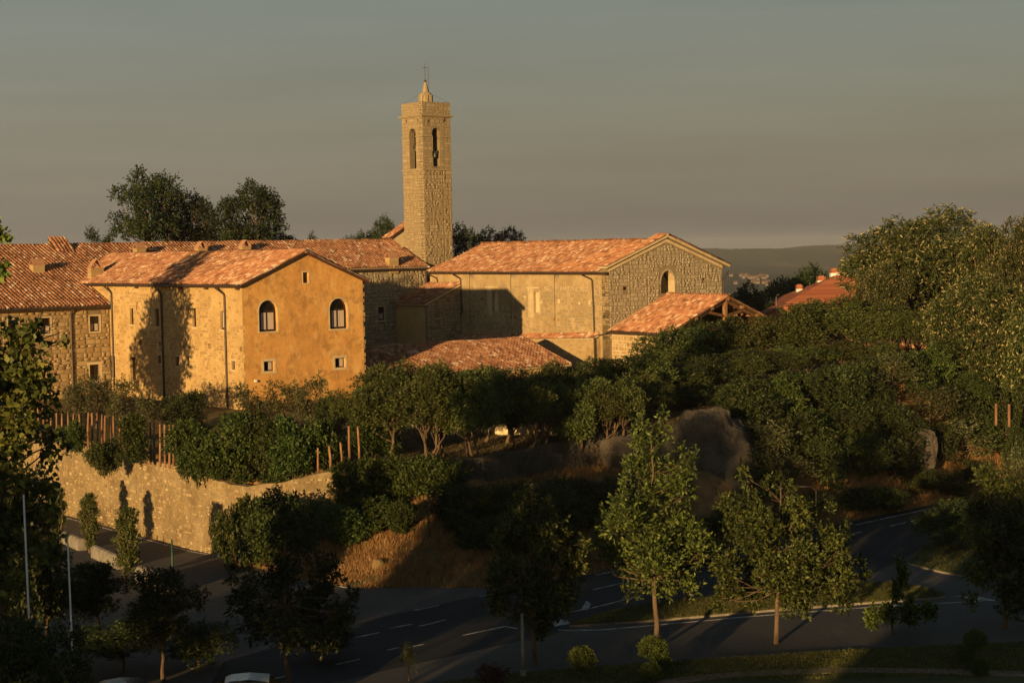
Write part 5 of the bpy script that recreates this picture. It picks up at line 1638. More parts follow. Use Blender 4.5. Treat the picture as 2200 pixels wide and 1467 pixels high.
ivy('ivy', 'ivy sheet covering the wall top below the orchard', wpts([(770, 1015), (810, 1012), (850, 1005), (890, 1008), (930, 1010), (970, 1015), (790, 1045), (830, 1040), (870, 1045), (910, 1040), (950, 1040), (770, 1075), (810, 1080), (850, 1075), (742, 1018), (735, 1050), (750, 1080)], 109.3, .95), 2600, L_VINE, .6, seed=6)
ivy('ivy', 'ivy trailing over the wall under the big hedge', wpts([(470, 1010), (520, 1020), (580, 1028), (610, 1045), (650, 1000), (440, 1000)], 110.4, .6), 800, L_VINE, .5, seed=7)
SH = 'shrubs growing on the bank under the wall'
for k, (x, t, w, Y, lb) in enumerate([(510, 1075, 120, 106.6, 'sunlit bush at the right end of the pale wall'), (585, 1068, 130, 106.4, 'bush on the bank behind the dark roadside tree'), (660, 1075, 130, 106, 'bush on the bank in the middle below the wall'), (735, 1085, 120, 105, 'bush above the sunlit dry bank'),
                                      (800, 1075, 110, 106, 'bush under the ivy sheet'), (865, 1090, 90, 105.5, 'bush at the edge of the sunlit bank'), (985, 1040, 130, 105.5, 'dark bush right of the thin post'), (1050, 1040, 130, 106.5, 'dark bush below the rubble edge'), (1120, 1042, 130, 107, 'dark bush in the shaded bank'),
                                      (1190, 1036, 140, 108, 'dark bush behind the lamp post tree'), (1260, 1030, 140, 110, 'dark bush left of the lit tree'), (1330, 1030, 130, 112, 'dark bush behind the lit tree'), (1040, 1130, 110, 103.6, 'low dark bush near the road bend'), (1150, 1120, 120, 105, 'low dark bush behind the lamp post')]):
    P = at_y(x, t, Y); g = gz(P[0], Y)
    plant('shrub' if k > 5 else 'vine', 'bank_shrub', lb, 'shrub', (P[0], Y, g - .3), max(2.2, P[2] - g + .3), w / pxm(P), None, k, SH)
r_ = np.random.default_rng(77)
n_ = 0
for x0 in np.arange(12, 41, 2.5):
    for q in (1.0, .78, .52, .3, .1):
        if x0 < 17 and q > .2: continue
        x = x0 + r_.uniform(-.8, .8)
        if x > 37.5 and q < .9: continue
        b_, t_ = Bf(x), Tf(x)
        y = b_ + (t_ - b_) * q + r_.uniform(-.6, .6)
        plant(('shrub', 'dark', 'vine', 'shrub', 'airy', 'shrub')[n_ % 6], 'slope_shrub', '%s row shrub of the thicket on the right slope, %s from the rock' % ({1.0: 'crest', .78: 'upper', .52: 'middle', .3: 'lower', .1: 'roadside'}[q], ORD[int(round((x0 - 12) / 2.5)) - (0 if q < .2 else 2)]), 'shrub', (x, y, gz(x, y) - .4), r_.uniform(2.6, 3.8) * (.55 if q < .2 else .62 if q > .9 else 1), r_.uniform(3.6, 5.0) * (.75 if q < .2 else 1), None, n_, 'thicket on the right hand slope')
        n_ += 1

for k, (x, t_, w, Y, lb) in enumerate([(2070, 800, 120, 140, 'dark shrub under the front chestnut, left of the gate'), (2200, 830, 120, 137, 'dark shrub at the right edge beside the gate'), (2000, 815, 90, 141, 'dark shrub in front of the garden wall'), (2195, 905, 80, 134, 'shrub at the right edge above the orange bank')]):
    plant_px('dark', 'edge_shrub', lb, 'shrub', x, t_, Y, w, None, k)
# ---- walls, rock and rubble at the terrace edge
def strip_wall(name, label, xs_, out, top_f, bot_f, m, sm, seed, ch, cw, prot, single, cat='wall', thick=.6, jit=False):
    """retaining wall following the terrace edge in short straight bays"""
    P = [np.array([x, Tf(x) - out]) for x in xs_]
    t = thing(name, label, cat, (float(P[0][0]), float(P[0][1]), bot_f(xs_[0])))
    for i in range(len(P) - 1):
        a, b_ = P[i], P[i + 1]
        d = b_ - a; L_ = np.linalg.norm(d); d /= L_
        w = Wall(a, d)
        zt0, zt1, zb = top_f(xs_[i]), top_f(xs_[i + 1]), min(bot_f(xs_[i]), bot_f(xs_[i + 1]))
        k = 6
        tops = [(L_ * j / k, zt0 + (zt1 - zt0) * j / k + (rng.uniform(-.12, .12) if 0 < j < k else 0)) for j in range(k, -1, -1)]
        wall_mesh('wall_bay', w, [(0, zb), (L_, zb)] + tops, [], m, t, thick)
        stones(w, [(0, zb), (L_, zb), (L_, zt1 - .05), (0, zt0 - .05)], [], sm, t, ch, cw, prot, seed + i, keep=.40 if jit else .62, single=single)
    return t
strip_wall('retaining_wall', 'tall pale rough retaining wall along the left road, cypress shadows on it', [-46, -40, -36, -32.3, -29.3, -26.3, -24.2, -22, -19.5, -17, -14, -10.5, -7], .25,
           lambda x: float(zplat(x, Tf(x))) + float(np.interp(x, [-40, -22, -19.5, -17, -14, -10.5, -7], [.1, 0, -.5, -.75, -.3, .05, .1])), lambda x: ROAD_Z - .3 if x < -15.5 else float(zplat(x, Tf(x)) - drop(x)) - .9, M_RUBBLE, M_RUBSTONE, 200, .20, .30, .07, 26, jit=True)
strip_wall('rubble_edge', 'low crumbling grey rubble edge of the orchard terrace, in shade', [-4.5, -1, 3, 6.5, 10], .3,
           lambda x: float(zplat(x, Tf(x))) + .25, lambda x: float(zplat(x, Tf(x)) - drop(x)) - 1.2, M_ROCK, M_ROCK, 240, .22, .30, .12, 40, jit=True)
def boulder(name, label, c, r3, seed, m, amp=.18, sub=5, cat='rock'):
    import bmesh
    bm_ = bmesh.new()
    bmesh.ops.create_icosphere(bm_, subdivisions=sub, radius=1)
    r = np.random.default_rng(seed)
    ph = r.uniform(0, 6.28, (8, 3)); fr = r.uniform(1.2, 7, (8, 3))
    from mathutils import noise as _nz
    o_ = Vector(r.uniform(-9, 9, 3))
    for vv in bm_.verts:
        p = np.array(vv.co)
        w = vv.co * 1.3 + o_
        k = 1 + amp * 1.8 * _nz.fractal(w, 1.0, 2.1, 5) + amp * .55 * (_nz.ridged_multi_fractal(w * 2.2, 1.0, 2.2, 5, 1.0, 2.0) - 1.2)
        d_, pts_ = _nz.voronoi(w * 1.9)
        k += amp * .8 * (min(.5, d_[1] - d_[0]) - .25)      # split along joints
        q = np.sign(p) * np.abs(p) ** .75
        vv.co = Vector(q * k * np.array(r3))
    me = bpy.data.meshes.new(name); bm_.to_mesh(me); bm_.free()
    me.polygons.foreach_set('use_smooth', np.ones(len(me.polygons), bool))
    o = bpy.data.objects.new(name, me); COL.objects.link(o); me.materials.append(m)
    o.location = tuple(c)
    return setp(o, label, cat)
P = at_y(1518, 1000, 119.5)
boulder('rock_face', 'big bare grey rock hump at the right end of the orchard terrace', P + (0, .8, -.2), (3.2, 2.3, 4.0), 4, M_ROCK, .13, 6)
P = at_y(1395, 1010, 119.5)
boulder('rock_face', 'low sloping grey rock rising from the rubble edge to the bare hump', P + (0, .8, 0), (3.4, 2.0, 2.5), 21, M_ROCK, .13, 6)
P = at_y(1585, 1060, 118.5)
boulder('rock_face', 'lower cracked grey rock beside the bare hump', P, (1.3, 1.2, 2.0), 9, M_ROCK, .14)
P = at_y(1985, 965, 130)
boulder('rock_face', 'small sunlit rock in the right hand thicket', P, (.9, .8, 1.6), 14, M_ROCK, .15, 4)
for k, (x, y, w, lb) in enumerate([(812, 1217, .36, 'pale boulder at the foot of the sunlit dry bank'), (757, 1205, .14, 'little stone left of the pale boulder'), (930, 1190, .12, 'little stone high on the shaded bank'), (700, 1215, .15, 'little stone near the road edge on the bank')]):
    P = hit_ground(x, y, -18.8)
    boulder('stone', lb, P + (0, 0, w * .4), (w, w * .8, w), 30 + k, M_RUBSTONE, .15, 3, 'stone')

# ---- fence of rough posts
fence = thing('post_fence', 'fence of rough upright chestnut posts on the retaining wall', 'fence', tuple(at_y(250, 980, 117)))
posts = [(121, 884, 925), (133, 886, 928), (146, 886, 930), (158, 888, 934), (170, 889, 936), (59, 879, 912), (81, 877, 905), (92, 876, 905), (101, 878, 906), (109, 876, 908), (182, 890, 925), (190, 886, 958), (197.5, 887, 960), (208.5, 887, 962), (219, 890, 965), (226, 893, 960), (236, 892, 950), (243.5, 893, 948), (258, 895, 965), (264.5, 897, 968),
         (314, 905, 990), (322.5, 907, 991), (331, 907, 993), (343.5, 911, 996), (353.5, 912, 998), (364, 912, 1000), (372, 912, 1001), (683, 962, 1008), (706.5, 957, 1006), (731, 950, 1005), (749.5, 915, 1004), (768.5, 916, 1002)]
for x, y0, y1 in posts:
    G = at_z(x, y1, -13.75)
    X0 = G[0]; Yb = Tf(X0) + .55
    A_ = at_y(x + rng.uniform(-1, 1) + (4 if x > 700 else 1), y1 + 6, Yb); B_ = at_y(x, y0, Yb)
    A_[2] = min(A_[2], gz(A_[0], Yb) + .05) if False else A_[2]
    b = MB()
    r0 = rng.uniform(.062, .09)
    mid_ = (A_ + B_) / 2 + np.array([rng.uniform(-.05, .05), 0, 0])
    b.tube([A_, mid_, B_], [r0 * 1.1, r0, r0 * .85], 7)
    b.build('post', M_POST, fence, True)
b = MB()
for x in (141.5, 147):
    Yb = Tf(at_z(x, 968, -13.7)[0]) + .1
    b = MB(); b.tube([at_y(x + 1, 972, Yb), at_y(x, 928, Yb)], .04, 6)
    t = thing('metal_post', 'thin %s metal post on the left end of the retaining wall' % ('left' if x < 144 else 'right'), 'post', tuple(at_y(x, 972, Yb)))
    b.build('post', M_IRON, t)

# ---- cypresses, low wall, poles
for x, t_, y, w, lb in ((125, 1040, 1176, 27, 'columnar cypress nearest the left trees'), (194, 1062, 1188, 31, 'middle one of three slim cypresses by the left road'), (277, 1092, 1248, 38, 'right hand slim cypress beside the low wall block')):
    P = at_z(x, y, ROAD_Z)
    tp = at_y(x, t_, P[1])
    plant('cypress', 'cypress', lb, 'tree', P, tp[2] - P[2], w * 1.25 / pxm(P), None, None, 'slim cypresses by the left road')
def low_wall(label, pa, pb, h, w):
    A_, B_ = at_z(*pa, ROAD_Z), at_z(*pb, ROAD_Z)
    d = B_ - A_; L_ = np.linalg.norm(d); d /= L_
    q = np.array([-d[1], d[0], 0])
    t = thing('low_wall', label, 'wall', tuple(A_))
    b = MB()
    prof = [(-w / 2, 0), (w / 2, 0), (w / 2, h * .75), (w * .3, h * .95), (0, h), (-w * .3, h * .95), (-w / 2, h * .75)]
    b.prism([A_ + q * a + np.array([0, 0, z]) for a, z in prof], d * L_)
    b.build('block', M_CONC, t)
low_wall('low concrete wall block right of the last cypress, rounded top', (304, 1250), (366, 1276), 1.0, .8)
low_wall('low concrete wall left of the last cypress', (205, 1196), (262, 1222), .8, .6)
low_wall('far low concrete wall by the first cypress', (140, 1165), (178, 1182), .8, .6)
def lamp(name, label, base, H, r, m, arm=None, head=False, cat='lamp post', lean=0):
    base = np.asarray(base, float)
    t = thing(name, label, cat, tuple(base))
    b = MB(); b.tube([base, base + (lean, 0, H)], [r, r * .7], 9); b.build('pole', m, t, True)
    b = MB(); b.tube([base, base + (0, 0, .25)], [r * 1.8, r * 1.6], 9); b.build('foot', m, t)
    top = base + (lean, 0, H)
    if arm is not None:
        b = MB(); b.tube([top - (0, 0, .02), top + np.array(arm) * .25 + (0, 0, .22), top + np.array(arm) + (0, 0, .25)], r * .6, 7); b.build('arm', m, t, True)
        top = top + np.array(arm) + (0, 0, .25)
    if head:
        d = unitv(np.array(arm if arm is not None else (1, 0, 0), float)); q = np.array([-d[1], d[0], 0])
        b = MB(); b.box(top + d * .3, d * .42, q * .15, np.array([0, 0, .06]), .5, .7); b.build('lamp_head', M_WHITE, t)
    return t
P = at_y(66, 1350, 66.3); P[2] = ROAD_Z; lamp('lamp_post', 'slender pale pole, leftmost, among the dark trees', P, at_y(62, 1062, P[1])[2] - P[2], .05, M_WHITE, lean=-.1)
P = at_y(156, 1350, 68); P[2] = ROAD_Z; lamp('lamp_post', 'slender pale pole between the two left cypresses, lower one', P, at_y(150, 1165, P[1])[2] - P[2], .045, M_WHITE, lean=-.08)
P = at_z(372, 1262, ROAD_Z); lamp('sign_post', 'green painted post at the end of the low wall block', P, at_y(369, 1158, P[1])[2] - P[2], .075, M_GREEN, cat='post')
P = hit_ground(922, 1152, -17); lamp('thin_post', 'thin dark post on the bank right of the sunlit dry grass', P, at_y(920, 1048, P[1])[2] - P[2], .05, M_IRON, cat='post')
P = at_z(1124, 1450, ROAD_Z + .15); lamp('lamp_post', 'pale lamp post rising into the dark tree on the near verge', P, at_y(1121, 1318, P[1])[2] - P[2], .09, M_CONC)
P = at_z(1754, 1140, ROAD_Z); lamp('street_lamp', 'grey street lamp with bent arm behind the right lit tree', P, at_y(1752, 1052, P[1])[2] - P[2], .06, M_IRON, arm=(-1.4, 0, 0))
P = at_z(2112, 1240, ROAD_Z + .15); Q = at_y(2150, 1186, P[1]); lamp('street_lamp', 'street lamp with white head in front of the dark right tree', P, Q[2] - P[2] - .2, .08, M_CONC, arm=(1.4, 0, 0), head=True)

# ---- right hand edge: pale house with arch, pillar, gate, red posts
gh_ = np.array(at_y(1640, 800, 163)[:2]); dh = unit(-6)
gz0 = -12.2
ghs = thing('garden_house', 'cream walled house glimpsed through the grove, arched doorway at its right end', 'house', p3(gh_, gz0))
wgh = Wall(gh_, dh)
s1, z1 = wgh.px(1973, 790)
s_end = wgh.px(2000, 790)[0]
zt_ = wgh.px(1900, 748)[1]
ah = arch_poly(s1 - .75, s1 + .75, gz0 - .3, wgh.px(1973, 770)[1])
hl_ = [ah] + [rect_poly(a, a + .8, gz0 + 1.0, gz0 + 2.1) for a in (2.5, 6.0, 9.5)]
wall_mesh('wall', wgh, [(0, gz0 - .8), (s_end, gz0 - .8), (s_end, zt_), (0, zt_)], hl_, M_CREAM, ghs)
for h in hl_[1:]:
    window(wgh, ghs, (h[0][0], h[1][0], h[0][1], h[2][1]), 'plain', .25, True, .1)
plate('door', wgh, ah, -.3, .05, M_DARKWOOD, ghs)
roof_plane(ghs, p3(gh_ + np.array([-dh[1], dh[0]]) * 3.5, zt_ + 1.5), p3(dh, 0), slope(-np.array([-dh[1], dh[0]]), .43), [(-.3, 0), (s_end + .3, 0), (s_end + .3, 4.1), (-.3, 4.1)], 71, single=0)
bb = MB(); bb.prism([p3(gh_, gz0 - .8), p3(gh_ + dh * s_end, gz0 - .8), p3(gh_ + dh * s_end + np.array([-dh[1], dh[0]]) * 7, gz0 - .8), p3(gh_ + np.array([-dh[1], dh[0]]) * 7, gz0 - .8)], (0, 0, zt_ - gz0 + .7)); 
ob_ = bb.build('rear_walls', M_CREAM, ghs); ob_.location.y += .35
P = hit_ground(2043, 822, -11.3); 
t = thing('stone_pillar', 'stubby stone gate pillar under the right chestnut', 'pillar', tuple(P))
bb = MB(); bb.box(P + (0, 0, .7), (.38, 0, 0), (0, .38, 0), (0, 0, .75), .4); bb.build('shaft', M_GREYSTONE, t)
bb = MB(); bb.box(P + (0, 0, 1.52), (.46, 0, 0), (0, .46, 0), (0, 0, .08), .8); bb.build('cap', M_GREYSTONE, t)
A_, B_ = hit_ground(2000, 818, -11.3), hit_ground(2034, 820, -11.3)
t = thing('garden_wall', 'short low garden wall left of the stone gate pillar', 'wall', tuple(A_))
wq_ = Wall(A_[:2], unitv((B_ - A_)[:2]))
Lq = np.linalg.norm((B_ - A_)[:2])
wall_mesh('wall_body', wq_, [(0, A_[2] - .3), (Lq, A_[2] - .3), (Lq, A_[2] + .85), (0, A_[2] + .85)], [], M_MORTAR, t, .35)
stones(wq_, [(0, A_[2] - .2), (Lq, A_[2] - .2), (Lq, A_[2] + .82), (0, A_[2] + .82)], [], M_STONE_WARM, t, .25, .4, .04, 301)
A_ = hit_ground(2122, 858, -12.5); B_ = hit_ground(2184, 858, -12.5); B_[2] = A_[2] = max(A_[2], B_[2])
gate = thing('picket_gate', 'low picket gate under the right chestnut, white greyed to look shaded', 'gate', tuple(A_))
for k in range(13):
    q = A_ + (B_ - A_) * k / 12
    bb = MB(); bb.box(q + (0, 0, .5), (.035, 0, 0), (0, .02, 0), (0, 0, .5)); bb.build('picket', M_CONC, gate)  # grey on the white pickets stands in for the tree shade
for z in (.2, .85):
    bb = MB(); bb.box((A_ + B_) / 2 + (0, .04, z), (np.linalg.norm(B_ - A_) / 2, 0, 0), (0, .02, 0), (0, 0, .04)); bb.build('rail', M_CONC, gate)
for x, y0, y1, lb in ((2140, 867, 905, 'left one of two short red brown posts above the orange bank'), (2168, 868, 908, 'right one of two short red brown posts above the orange bank')):
    P = hit_ground(x, y1, -14.5)
    t = thing('red_post', lb, 'post', tuple(P))
    b = MB(); b.tube([P - (0, 0, .3), at_y(x, y0, P[1])], .10, 7); b.build('post', M_POST, t, True)

# ---- red roofed house on the right
Y_ = 196
E0 = at_y(1680, 655, Y_); R0_ = at_y(1795, 592, Y_ + 5.5)
house = thing('red_roofed_house', 'house with a plain red tiled hip roof and banded chimneys beside the big chestnut', 'house', (E0[0], Y_, -14))
hx = 16.0; hy = 11.0
xr = R0_[0] - E0[0]
ze, zr_ = E0[2], R0_[2]
c_ = [np.array([E0[0], Y_, ze]), np.array([E0[0] + hx, Y_, ze]), np.array([E0[0] + hx, Y_ + hy, ze]), np.array([E0[0], Y_ + hy, ze])]
ra_, rb_ = np.array([E0[0] + xr, Y_ + hy / 2, zr_]), np.array([E0[0] + hx - xr, Y_ + hy / 2, zr_])
if rb_[0] < ra_[0]: rb_ = ra_ + (1.0, 0, 0)
hb = MB()
for q in ([c_[0], c_[1], rb_, ra_], [c_[1], c_[2], rb_], [c_[2], c_[3], ra_, rb_], [c_[3], c_[0], ra_]):
    hb.prism(q, (0, 0, -.15), .4)
ro = hb.build('roof', M_REDROOF, house)
cm_ = MB()          # courses of flat interlocking tiles
nt = 24
for k in range(nt):
    t0, t1 = k / nt, (k + 1.15) / nt
    for (p, q, r1, r2) in ((c_[0], c_[1], ra_, rb_), (c_[3], c_[0], ra_, ra_)):
        a0, a1 = p + (r1 - p) * t0, p + (r1 - p) * min(t1, 1)
        b0, b1 = q + (r2 - q) * t0, q + (r2 - q) * min(t1, 1)
        cm_.add([a0 + (0, -.02, .07), b0 + (0, -.02, .07), b1 + (0, 0, .03), a1 + (0, 0, .03), a0 + (0, -.02, .0), b0 + (0, -.02, .0)], [[0, 1, 2, 3], [4, 5, 1, 0]], float(rng.uniform(.3, .9)))
setp(cm_.build('tile_courses', M_REDROOF, ro), kind='stuff')
hw_ = Wall((c_[0][0] + .5, Y_ + .5), (1, 0))
hh = [rect_poly(a, a + .9, ze - 2.2, ze - .9) for a in (1.6, 5, 8.5, 12)]
wall_mesh('front_wall', hw_, [(0, -15), (hx - 1, -15), (hx - 1, ze), (0, ze)], hh, M_HOUSE, house)
for h in hh: window(hw_, house, (h[0][0], h[1][0], h[0][1], h[2][1]), 'plain', .2)
wall_mesh('left_wall', Wall((c_[0][0] + .5, Y_ + .5), (0, 1), (-1, 0)), [(0.01, -15), (hy - 1, -15), (hy - 1, ze), (0.01, ze)], [], M_HOUSE, house)
gutter(house, c_[0] - (.1, .1, .05), c_[1] - (-.1, .1, .05))
pipe(house, [c_[0] + (.4, -.1, -.1), c_[0] + (1.4, .3, -1.0), c_[0] + (1.4, .35, -6)])
for x, y, w in ((1764, 618, .42), (1793, 604, .5), (1717, 634, .34)):
    P = at_y(x, y, Y_ + 6.5)
    bb = MB(); bb.box(P + (0, 0, .2), (w, 0, 0), (0, w, 0), (0, 0, w * 1.5), .5); ch_ = bb.build('chimney', M_WHITE, house)
    bb = MB()
    for k in range(3): bb.box(P + (0, 0, .25 + w * 1.5 + k * .17), (w * 1.12, 0, 0), (0, w * 1.12, 0), (0, 0, .045), .5)
    bb.box(P + (0, 0, .25 + w * 1.5 + .2), (w * .7, 0, 0), (0, w * .7, 0), (0, 0, .3)); bb.build('banded_cap', M_HOUSE, ch_)
P0_ = at_y(1640, 678, 190)
anx = thing('house_annex', 'low reddish annex wall with sloping top left of the red roofed house', 'building', (P0_[0], 190, -14))
wa_ = Wall((P0_[0], 190), (1, 0))
La = wa_.px(1738, 665)[0]
wall_mesh('wall', wa_, [(0, -15), (La, -15), (La, wa_.px(1735, 662)[1]), (wa_.px(1690, 658)[0], wa_.px(1690, 657)[1]), (0, P0_[2])], [], M_HOUSE, anx, 4.0)
bb = MB()
for (x0, y0), (x1, y1) in (((1638, 678), (1690, 656)), ((1690, 656), (1740, 661))):
    a, z = wa_.px(x0, y0); c, zz = wa_.px(x1, y1)
    bb.prism([wa_.p(a, z + .03, .2), wa_.p(c, zz + .03, .2), wa_.p(c, zz + .03, -4), wa_.p(a, z + .03, -4)], (0, 0, .14), .5)
bb.build('roof', M_REDROOF, anx)
P = at_y(1668, 690, 188)
lamp('aerial_pole', 'thin grey pole with small top in front of the annex', (P[0], 188, P[2] - 3), at_y(1668, 638, 188)[2] - P[2] + 3, .05, M_CONC, arm=(.35, 0, 0), cat='pole')

# ---- parked cars, just their roofs in view
def car(label, base, rz, m):
    t = thing('parked_car', label, 'car', tuple(base), 'cars parked below the view', rz)
    BASE[t.name] = np.zeros(3)
    def P_(name, b, mm, par=t, sm=False):
        me = mk_mesh(name, b.v, b.f, b.t, sm)
        o = bpy.data.objects.new(name, me); COL.objects.link(o); me.materials.append(mm); o.parent = par
        return o
    secs = [(-2.05, .70, .80, .35, .62), (-1.95, .86, .92, .30, .80), (-1.2, .88, .98, .28, .88), (0, .89, .98, .28, .92), (1.2, .88, .95, .28, .86), (1.9, .84, .80, .30, .74), (2.1, .66, .7, .38, .6)]
    b = MB()
    V = []
    for x, wd, zt_, zb, zm in secs:
        V += [(x, -wd * .94, zb), (x, -wd, zm * .8), (x, -wd * .93, zt_), (x, wd * .93, zt_), (x, wd, zm * .8), (x, wd * .94, zb)]
    Fc = [[i * 6 + j, i * 6 + (j + 1) % 6, (i + 1) * 6 + (j + 1) % 6, (i + 1) * 6 + j] for i in range(6) for j in range(6)] + [[5, 4, 3, 2, 1, 0], [36, 37, 38, 39, 40, 41]]
    b.add(V, Fc); P_('body', b, m, sm=False)
    b = MB()
    cs2 = [(-1.75, .72, .93), (-1.25, .66, 1.36), (-.4, .64, 1.46), (.35, .64, 1.42), (.62, .66, 1.32), (1.25, .76, .96)]
    V = [(x, s * w * (1 if z > 1.2 else 1.08), z) for x, w, z in cs2 for s in (-1, 1)]
    b.add(V, [[2 * i, 2 * i + 1, 2 * i + 3, 2 * i + 2] for i in range(1, 4)])
    b.add([(x, s * w * 1.0, z + .035) for x, w, z in cs2[1:5] for s in (-1, 1)], [[2 * i, 2 * i + 1, 2 * i + 3, 2 * i + 2] for i in range(3)])
    b.add([(-1.25, -.66, 1.36), (-1.25, .66, 1.36), (.62, .66, 1.32), (.62, -.66, 1.32), (-1.25, -.66, 1.39), (-1.25, .66, 1.39), (.62, .66, 1.355), (.62, -.66, 1.355)], [[0, 1, 5, 4], [2, 3, 7, 6]])
    P_('roof', b, m)
    b = MB()
    b.add(V[:4], [[0, 1, 3, 2]]); b.add(V[8:12], [[0, 1, 3, 2]])
    for s in (0, 1):
        b.add([V[2 * i + s] for i in range(6)] + [(cs2[5][0], V[11][1] * (1 if s else -1), .93), (cs2[0][0], V[1][1] * (1 if s else -1), .9)], [[0, 1, 2, 3, 4, 5, 6, 7]])
    P_('windows', b, M_GLASS)
    for x in (-1.3, 1.3):
        for s in (-1, 1):
            b = MB(); b.tube([(x, s * .70, .31), (x, s * .90, .31)], .31, 14); w = P_('wheel', b, M_IRON)
            b = MB(); b.tube([(x, s * .88, .31), (x, s * .915, .31)], .19, 10); P_('rim', b, M_CONC, w)
    for s in (-1, 1):
        b = MB(); b.box((2.06, s * .55, .66), (.06, 0, 0), (0, .16, 0), (0, 0, .07)); P_('headlight', b, M_WHITE)
        b = MB(); b.box((-2.03, s * .6, .72), (.05, 0, 0), (0, .12, 0), (0, 0, .09)); P_('tail_light', b, M_HOUSE)
        b = MB(); b.box((.75, s * .98, 1.0), (.08, 0, 0), (0, .10, 0), (0, 0, .07)); P_('wing_mirror', b, m)
    return t
M_CAR = mat('white_car_paint', lambda x: x.ramp(x.noise(2, 2), [(0.3, (0.62, 0.63, 0.64)), (0.7, (0.68, 0.69, 0.70))]), 0.25, 0.5)
M_CAR2 = mat('grey_car_paint', lambda x: x.ramp(x.noise(2, 2), [(0.3, (0.04, 0.042, 0.045)), (0.7, (0.06, 0.062, 0.066))]), 0.25, 0.5)
P = at_z(515, 1453.5, ROAD_Z + 1.47); car('white car parked at the bottom edge, only its roof in view', (P[0], P[1], ROAD_Z), 3.25, M_CAR)
P = at_z(246, 1465, ROAD_Z + 1.47); car('dark grey car at the lower left edge, roof edge in view', (P[0], P[1], ROAD_Z), 3.6, M_CAR2)

# ---- park trees in front
OKW = dict(shell=.42, up=.45, spread=.62, tsd=.2)
A_L = [(1385, 912, 17), (1383, 940, 24), (1438, 902, 12), (1432, 930, 24), (1405, 965, 38), (1470, 1000, 26), (1492, 985, 12), (1440, 1015, 38), (1378, 1015, 34), (1345, 1075, 34), (1410, 1075, 50), (1476, 1060, 30), (1320, 1130, 38), (1395, 1140, 55), (1468, 1135, 46), (1288, 1170, 26), (1340, 1195, 42), (1415, 1210, 52), (1478, 1210, 42), (1362, 1250, 36), (1428, 1268, 34), (1505, 1165, 34), (1245, 1190, 17), (1482, 1255, 26), (1530, 1190, 20)]
custom_tree('park_oak', 'sunlit young tree on the right, taller one with a pointed twin top', 1408, 1425, 83, A_L, L_OAK, 61, 2400, group='sunlit roadside trees', **OKW)
B_L = [(1606, 1032, 11), (1606, 1062, 20), (1575, 1085, 28), (1620, 1095, 30), (1680, 1045, 26), (1652, 1062, 15), (1705, 1080, 32), (1640, 1135, 42), (1735, 1105, 36), (1782, 1095, 20), (1590, 1150, 42), (1700, 1160, 46), (1770, 1160, 40), (1560, 1210, 36), (1640, 1215, 50), (1720, 1220, 50), (1790, 1225, 36), (1822, 1150, 9), (1818, 1180, 12), (1570, 1262, 30), (1630, 1280, 38), (1700, 1280, 40), (1770, 1275, 36), (1812, 1295, 24), (1728, 1322, 16), (1545, 1292, 16), (1855, 1235, 16)]
custom_tree('park_oak', 'sunlit young tree on the right with a broad many pointed crown', 1668, 1418, 83.5, B_L, L_OAK, 62, 2700, group='sunlit roadside trees', lean=(.03, 0), **OKW)
C_L = [(1140, 1062, 16), (1128, 1110, 42), (1180, 1125, 42), (1228, 1178, 30), (1098, 1170, 44), (1168, 1195, 50), (1240, 1228, 34), (1088, 1240, 40), (1150, 1268, 46), (1212, 1275, 40), (1262, 1178, 14), (1070, 1300, 28), (1128, 1318, 32), (1180, 1328, 32), (1166, 1362, 18), (1215, 1165, 14)]
custom_tree('park_oak', 'shaded tree beside the pale lamp post', 1150, 1456, 80, C_L, L_OAK, 63, 2100, group='shaded roadside trees', **OKW)
D_L = [(592, 1080, 26), (640, 1105, 34), (682, 1130, 24), (606, 1150, 38), (660, 1175, 38), (540, 1165, 18), (556, 1235, 26), (620, 1235, 44), (700, 1250, 36), (765, 1280, 22), (530, 1290, 34), (600, 1300, 48), (680, 1310, 50), (740, 1325, 32), (560, 1350, 40), (640, 1360, 52), (700, 1375, 40), (500, 1240, 14), (610, 1060, 12)]
custom_tree('park_oak', 'black looking tree in front of the road, left of centre', 622, 1478, 76, D_L, L_DARK, 64, 1500, group='shaded roadside trees', shell=.3, up=.3, spread=.75)  # dark leaf tone paints in the shade lying on this oak
F_L = [(1932, 1226, 10), (1900, 1318, 22), (1958, 1322, 24), (1870, 1335, 16), (2000, 1318, 18), (1925, 1280, 12), (1938, 1250, 9)]
custom_tree('park_oak', 'shaded low spreading crown right of the traffic island', 1916, 1398, 85, F_L, L_OAK, 65, 420, base_r=.06, group='shaded roadside trees', **OKW)
G_L = [(2140, 1035, 28), (2175, 1060, 40), (2120, 1090, 34), (2165, 1130, 46), (2110, 1160, 36), (2200, 1110, 40), (2140, 1210, 48), (2195, 1190, 46), (2100, 1240, 28), (2165, 1275, 42), (2215, 1260, 44), (2090, 1290, 18)]
custom_tree('park_oak', 'dark tree at the right edge in front of the street lamp', 2160, 1405, 86, G_L, L_OAK, 66, 1800, group='shaded roadside trees', **OKW)
P_L = [(60, 735, 50), (112, 722, 30), (150, 728, 14), (30, 790, 55), (95, 790, 46), (40, 850, 55), (100, 855, 46), (20, 920, 55), (78, 925, 52), (122, 960, 30), (40, 1000, 60), (105, 1035, 36), (55, 1090, 52), (118, 1105, 24), (20, 1160, 50), (80, 1180, 45), (30, 1250, 55), (-30, 800, 60), (-40, 950, 60), (-30, 1100, 60)]
custom_tree('plane_tree', 'large leaved tree at the left edge, leaves glowing yellow green', 20, 1500, 70, P_L, L_POP, 67, 1000, per=6, leaf=.30, Wd=.125, base_r=.24, split=.6, group='dark trees filling the lower left corner', shell=.35, spread=1.0, droop=.4, tsd=.24)
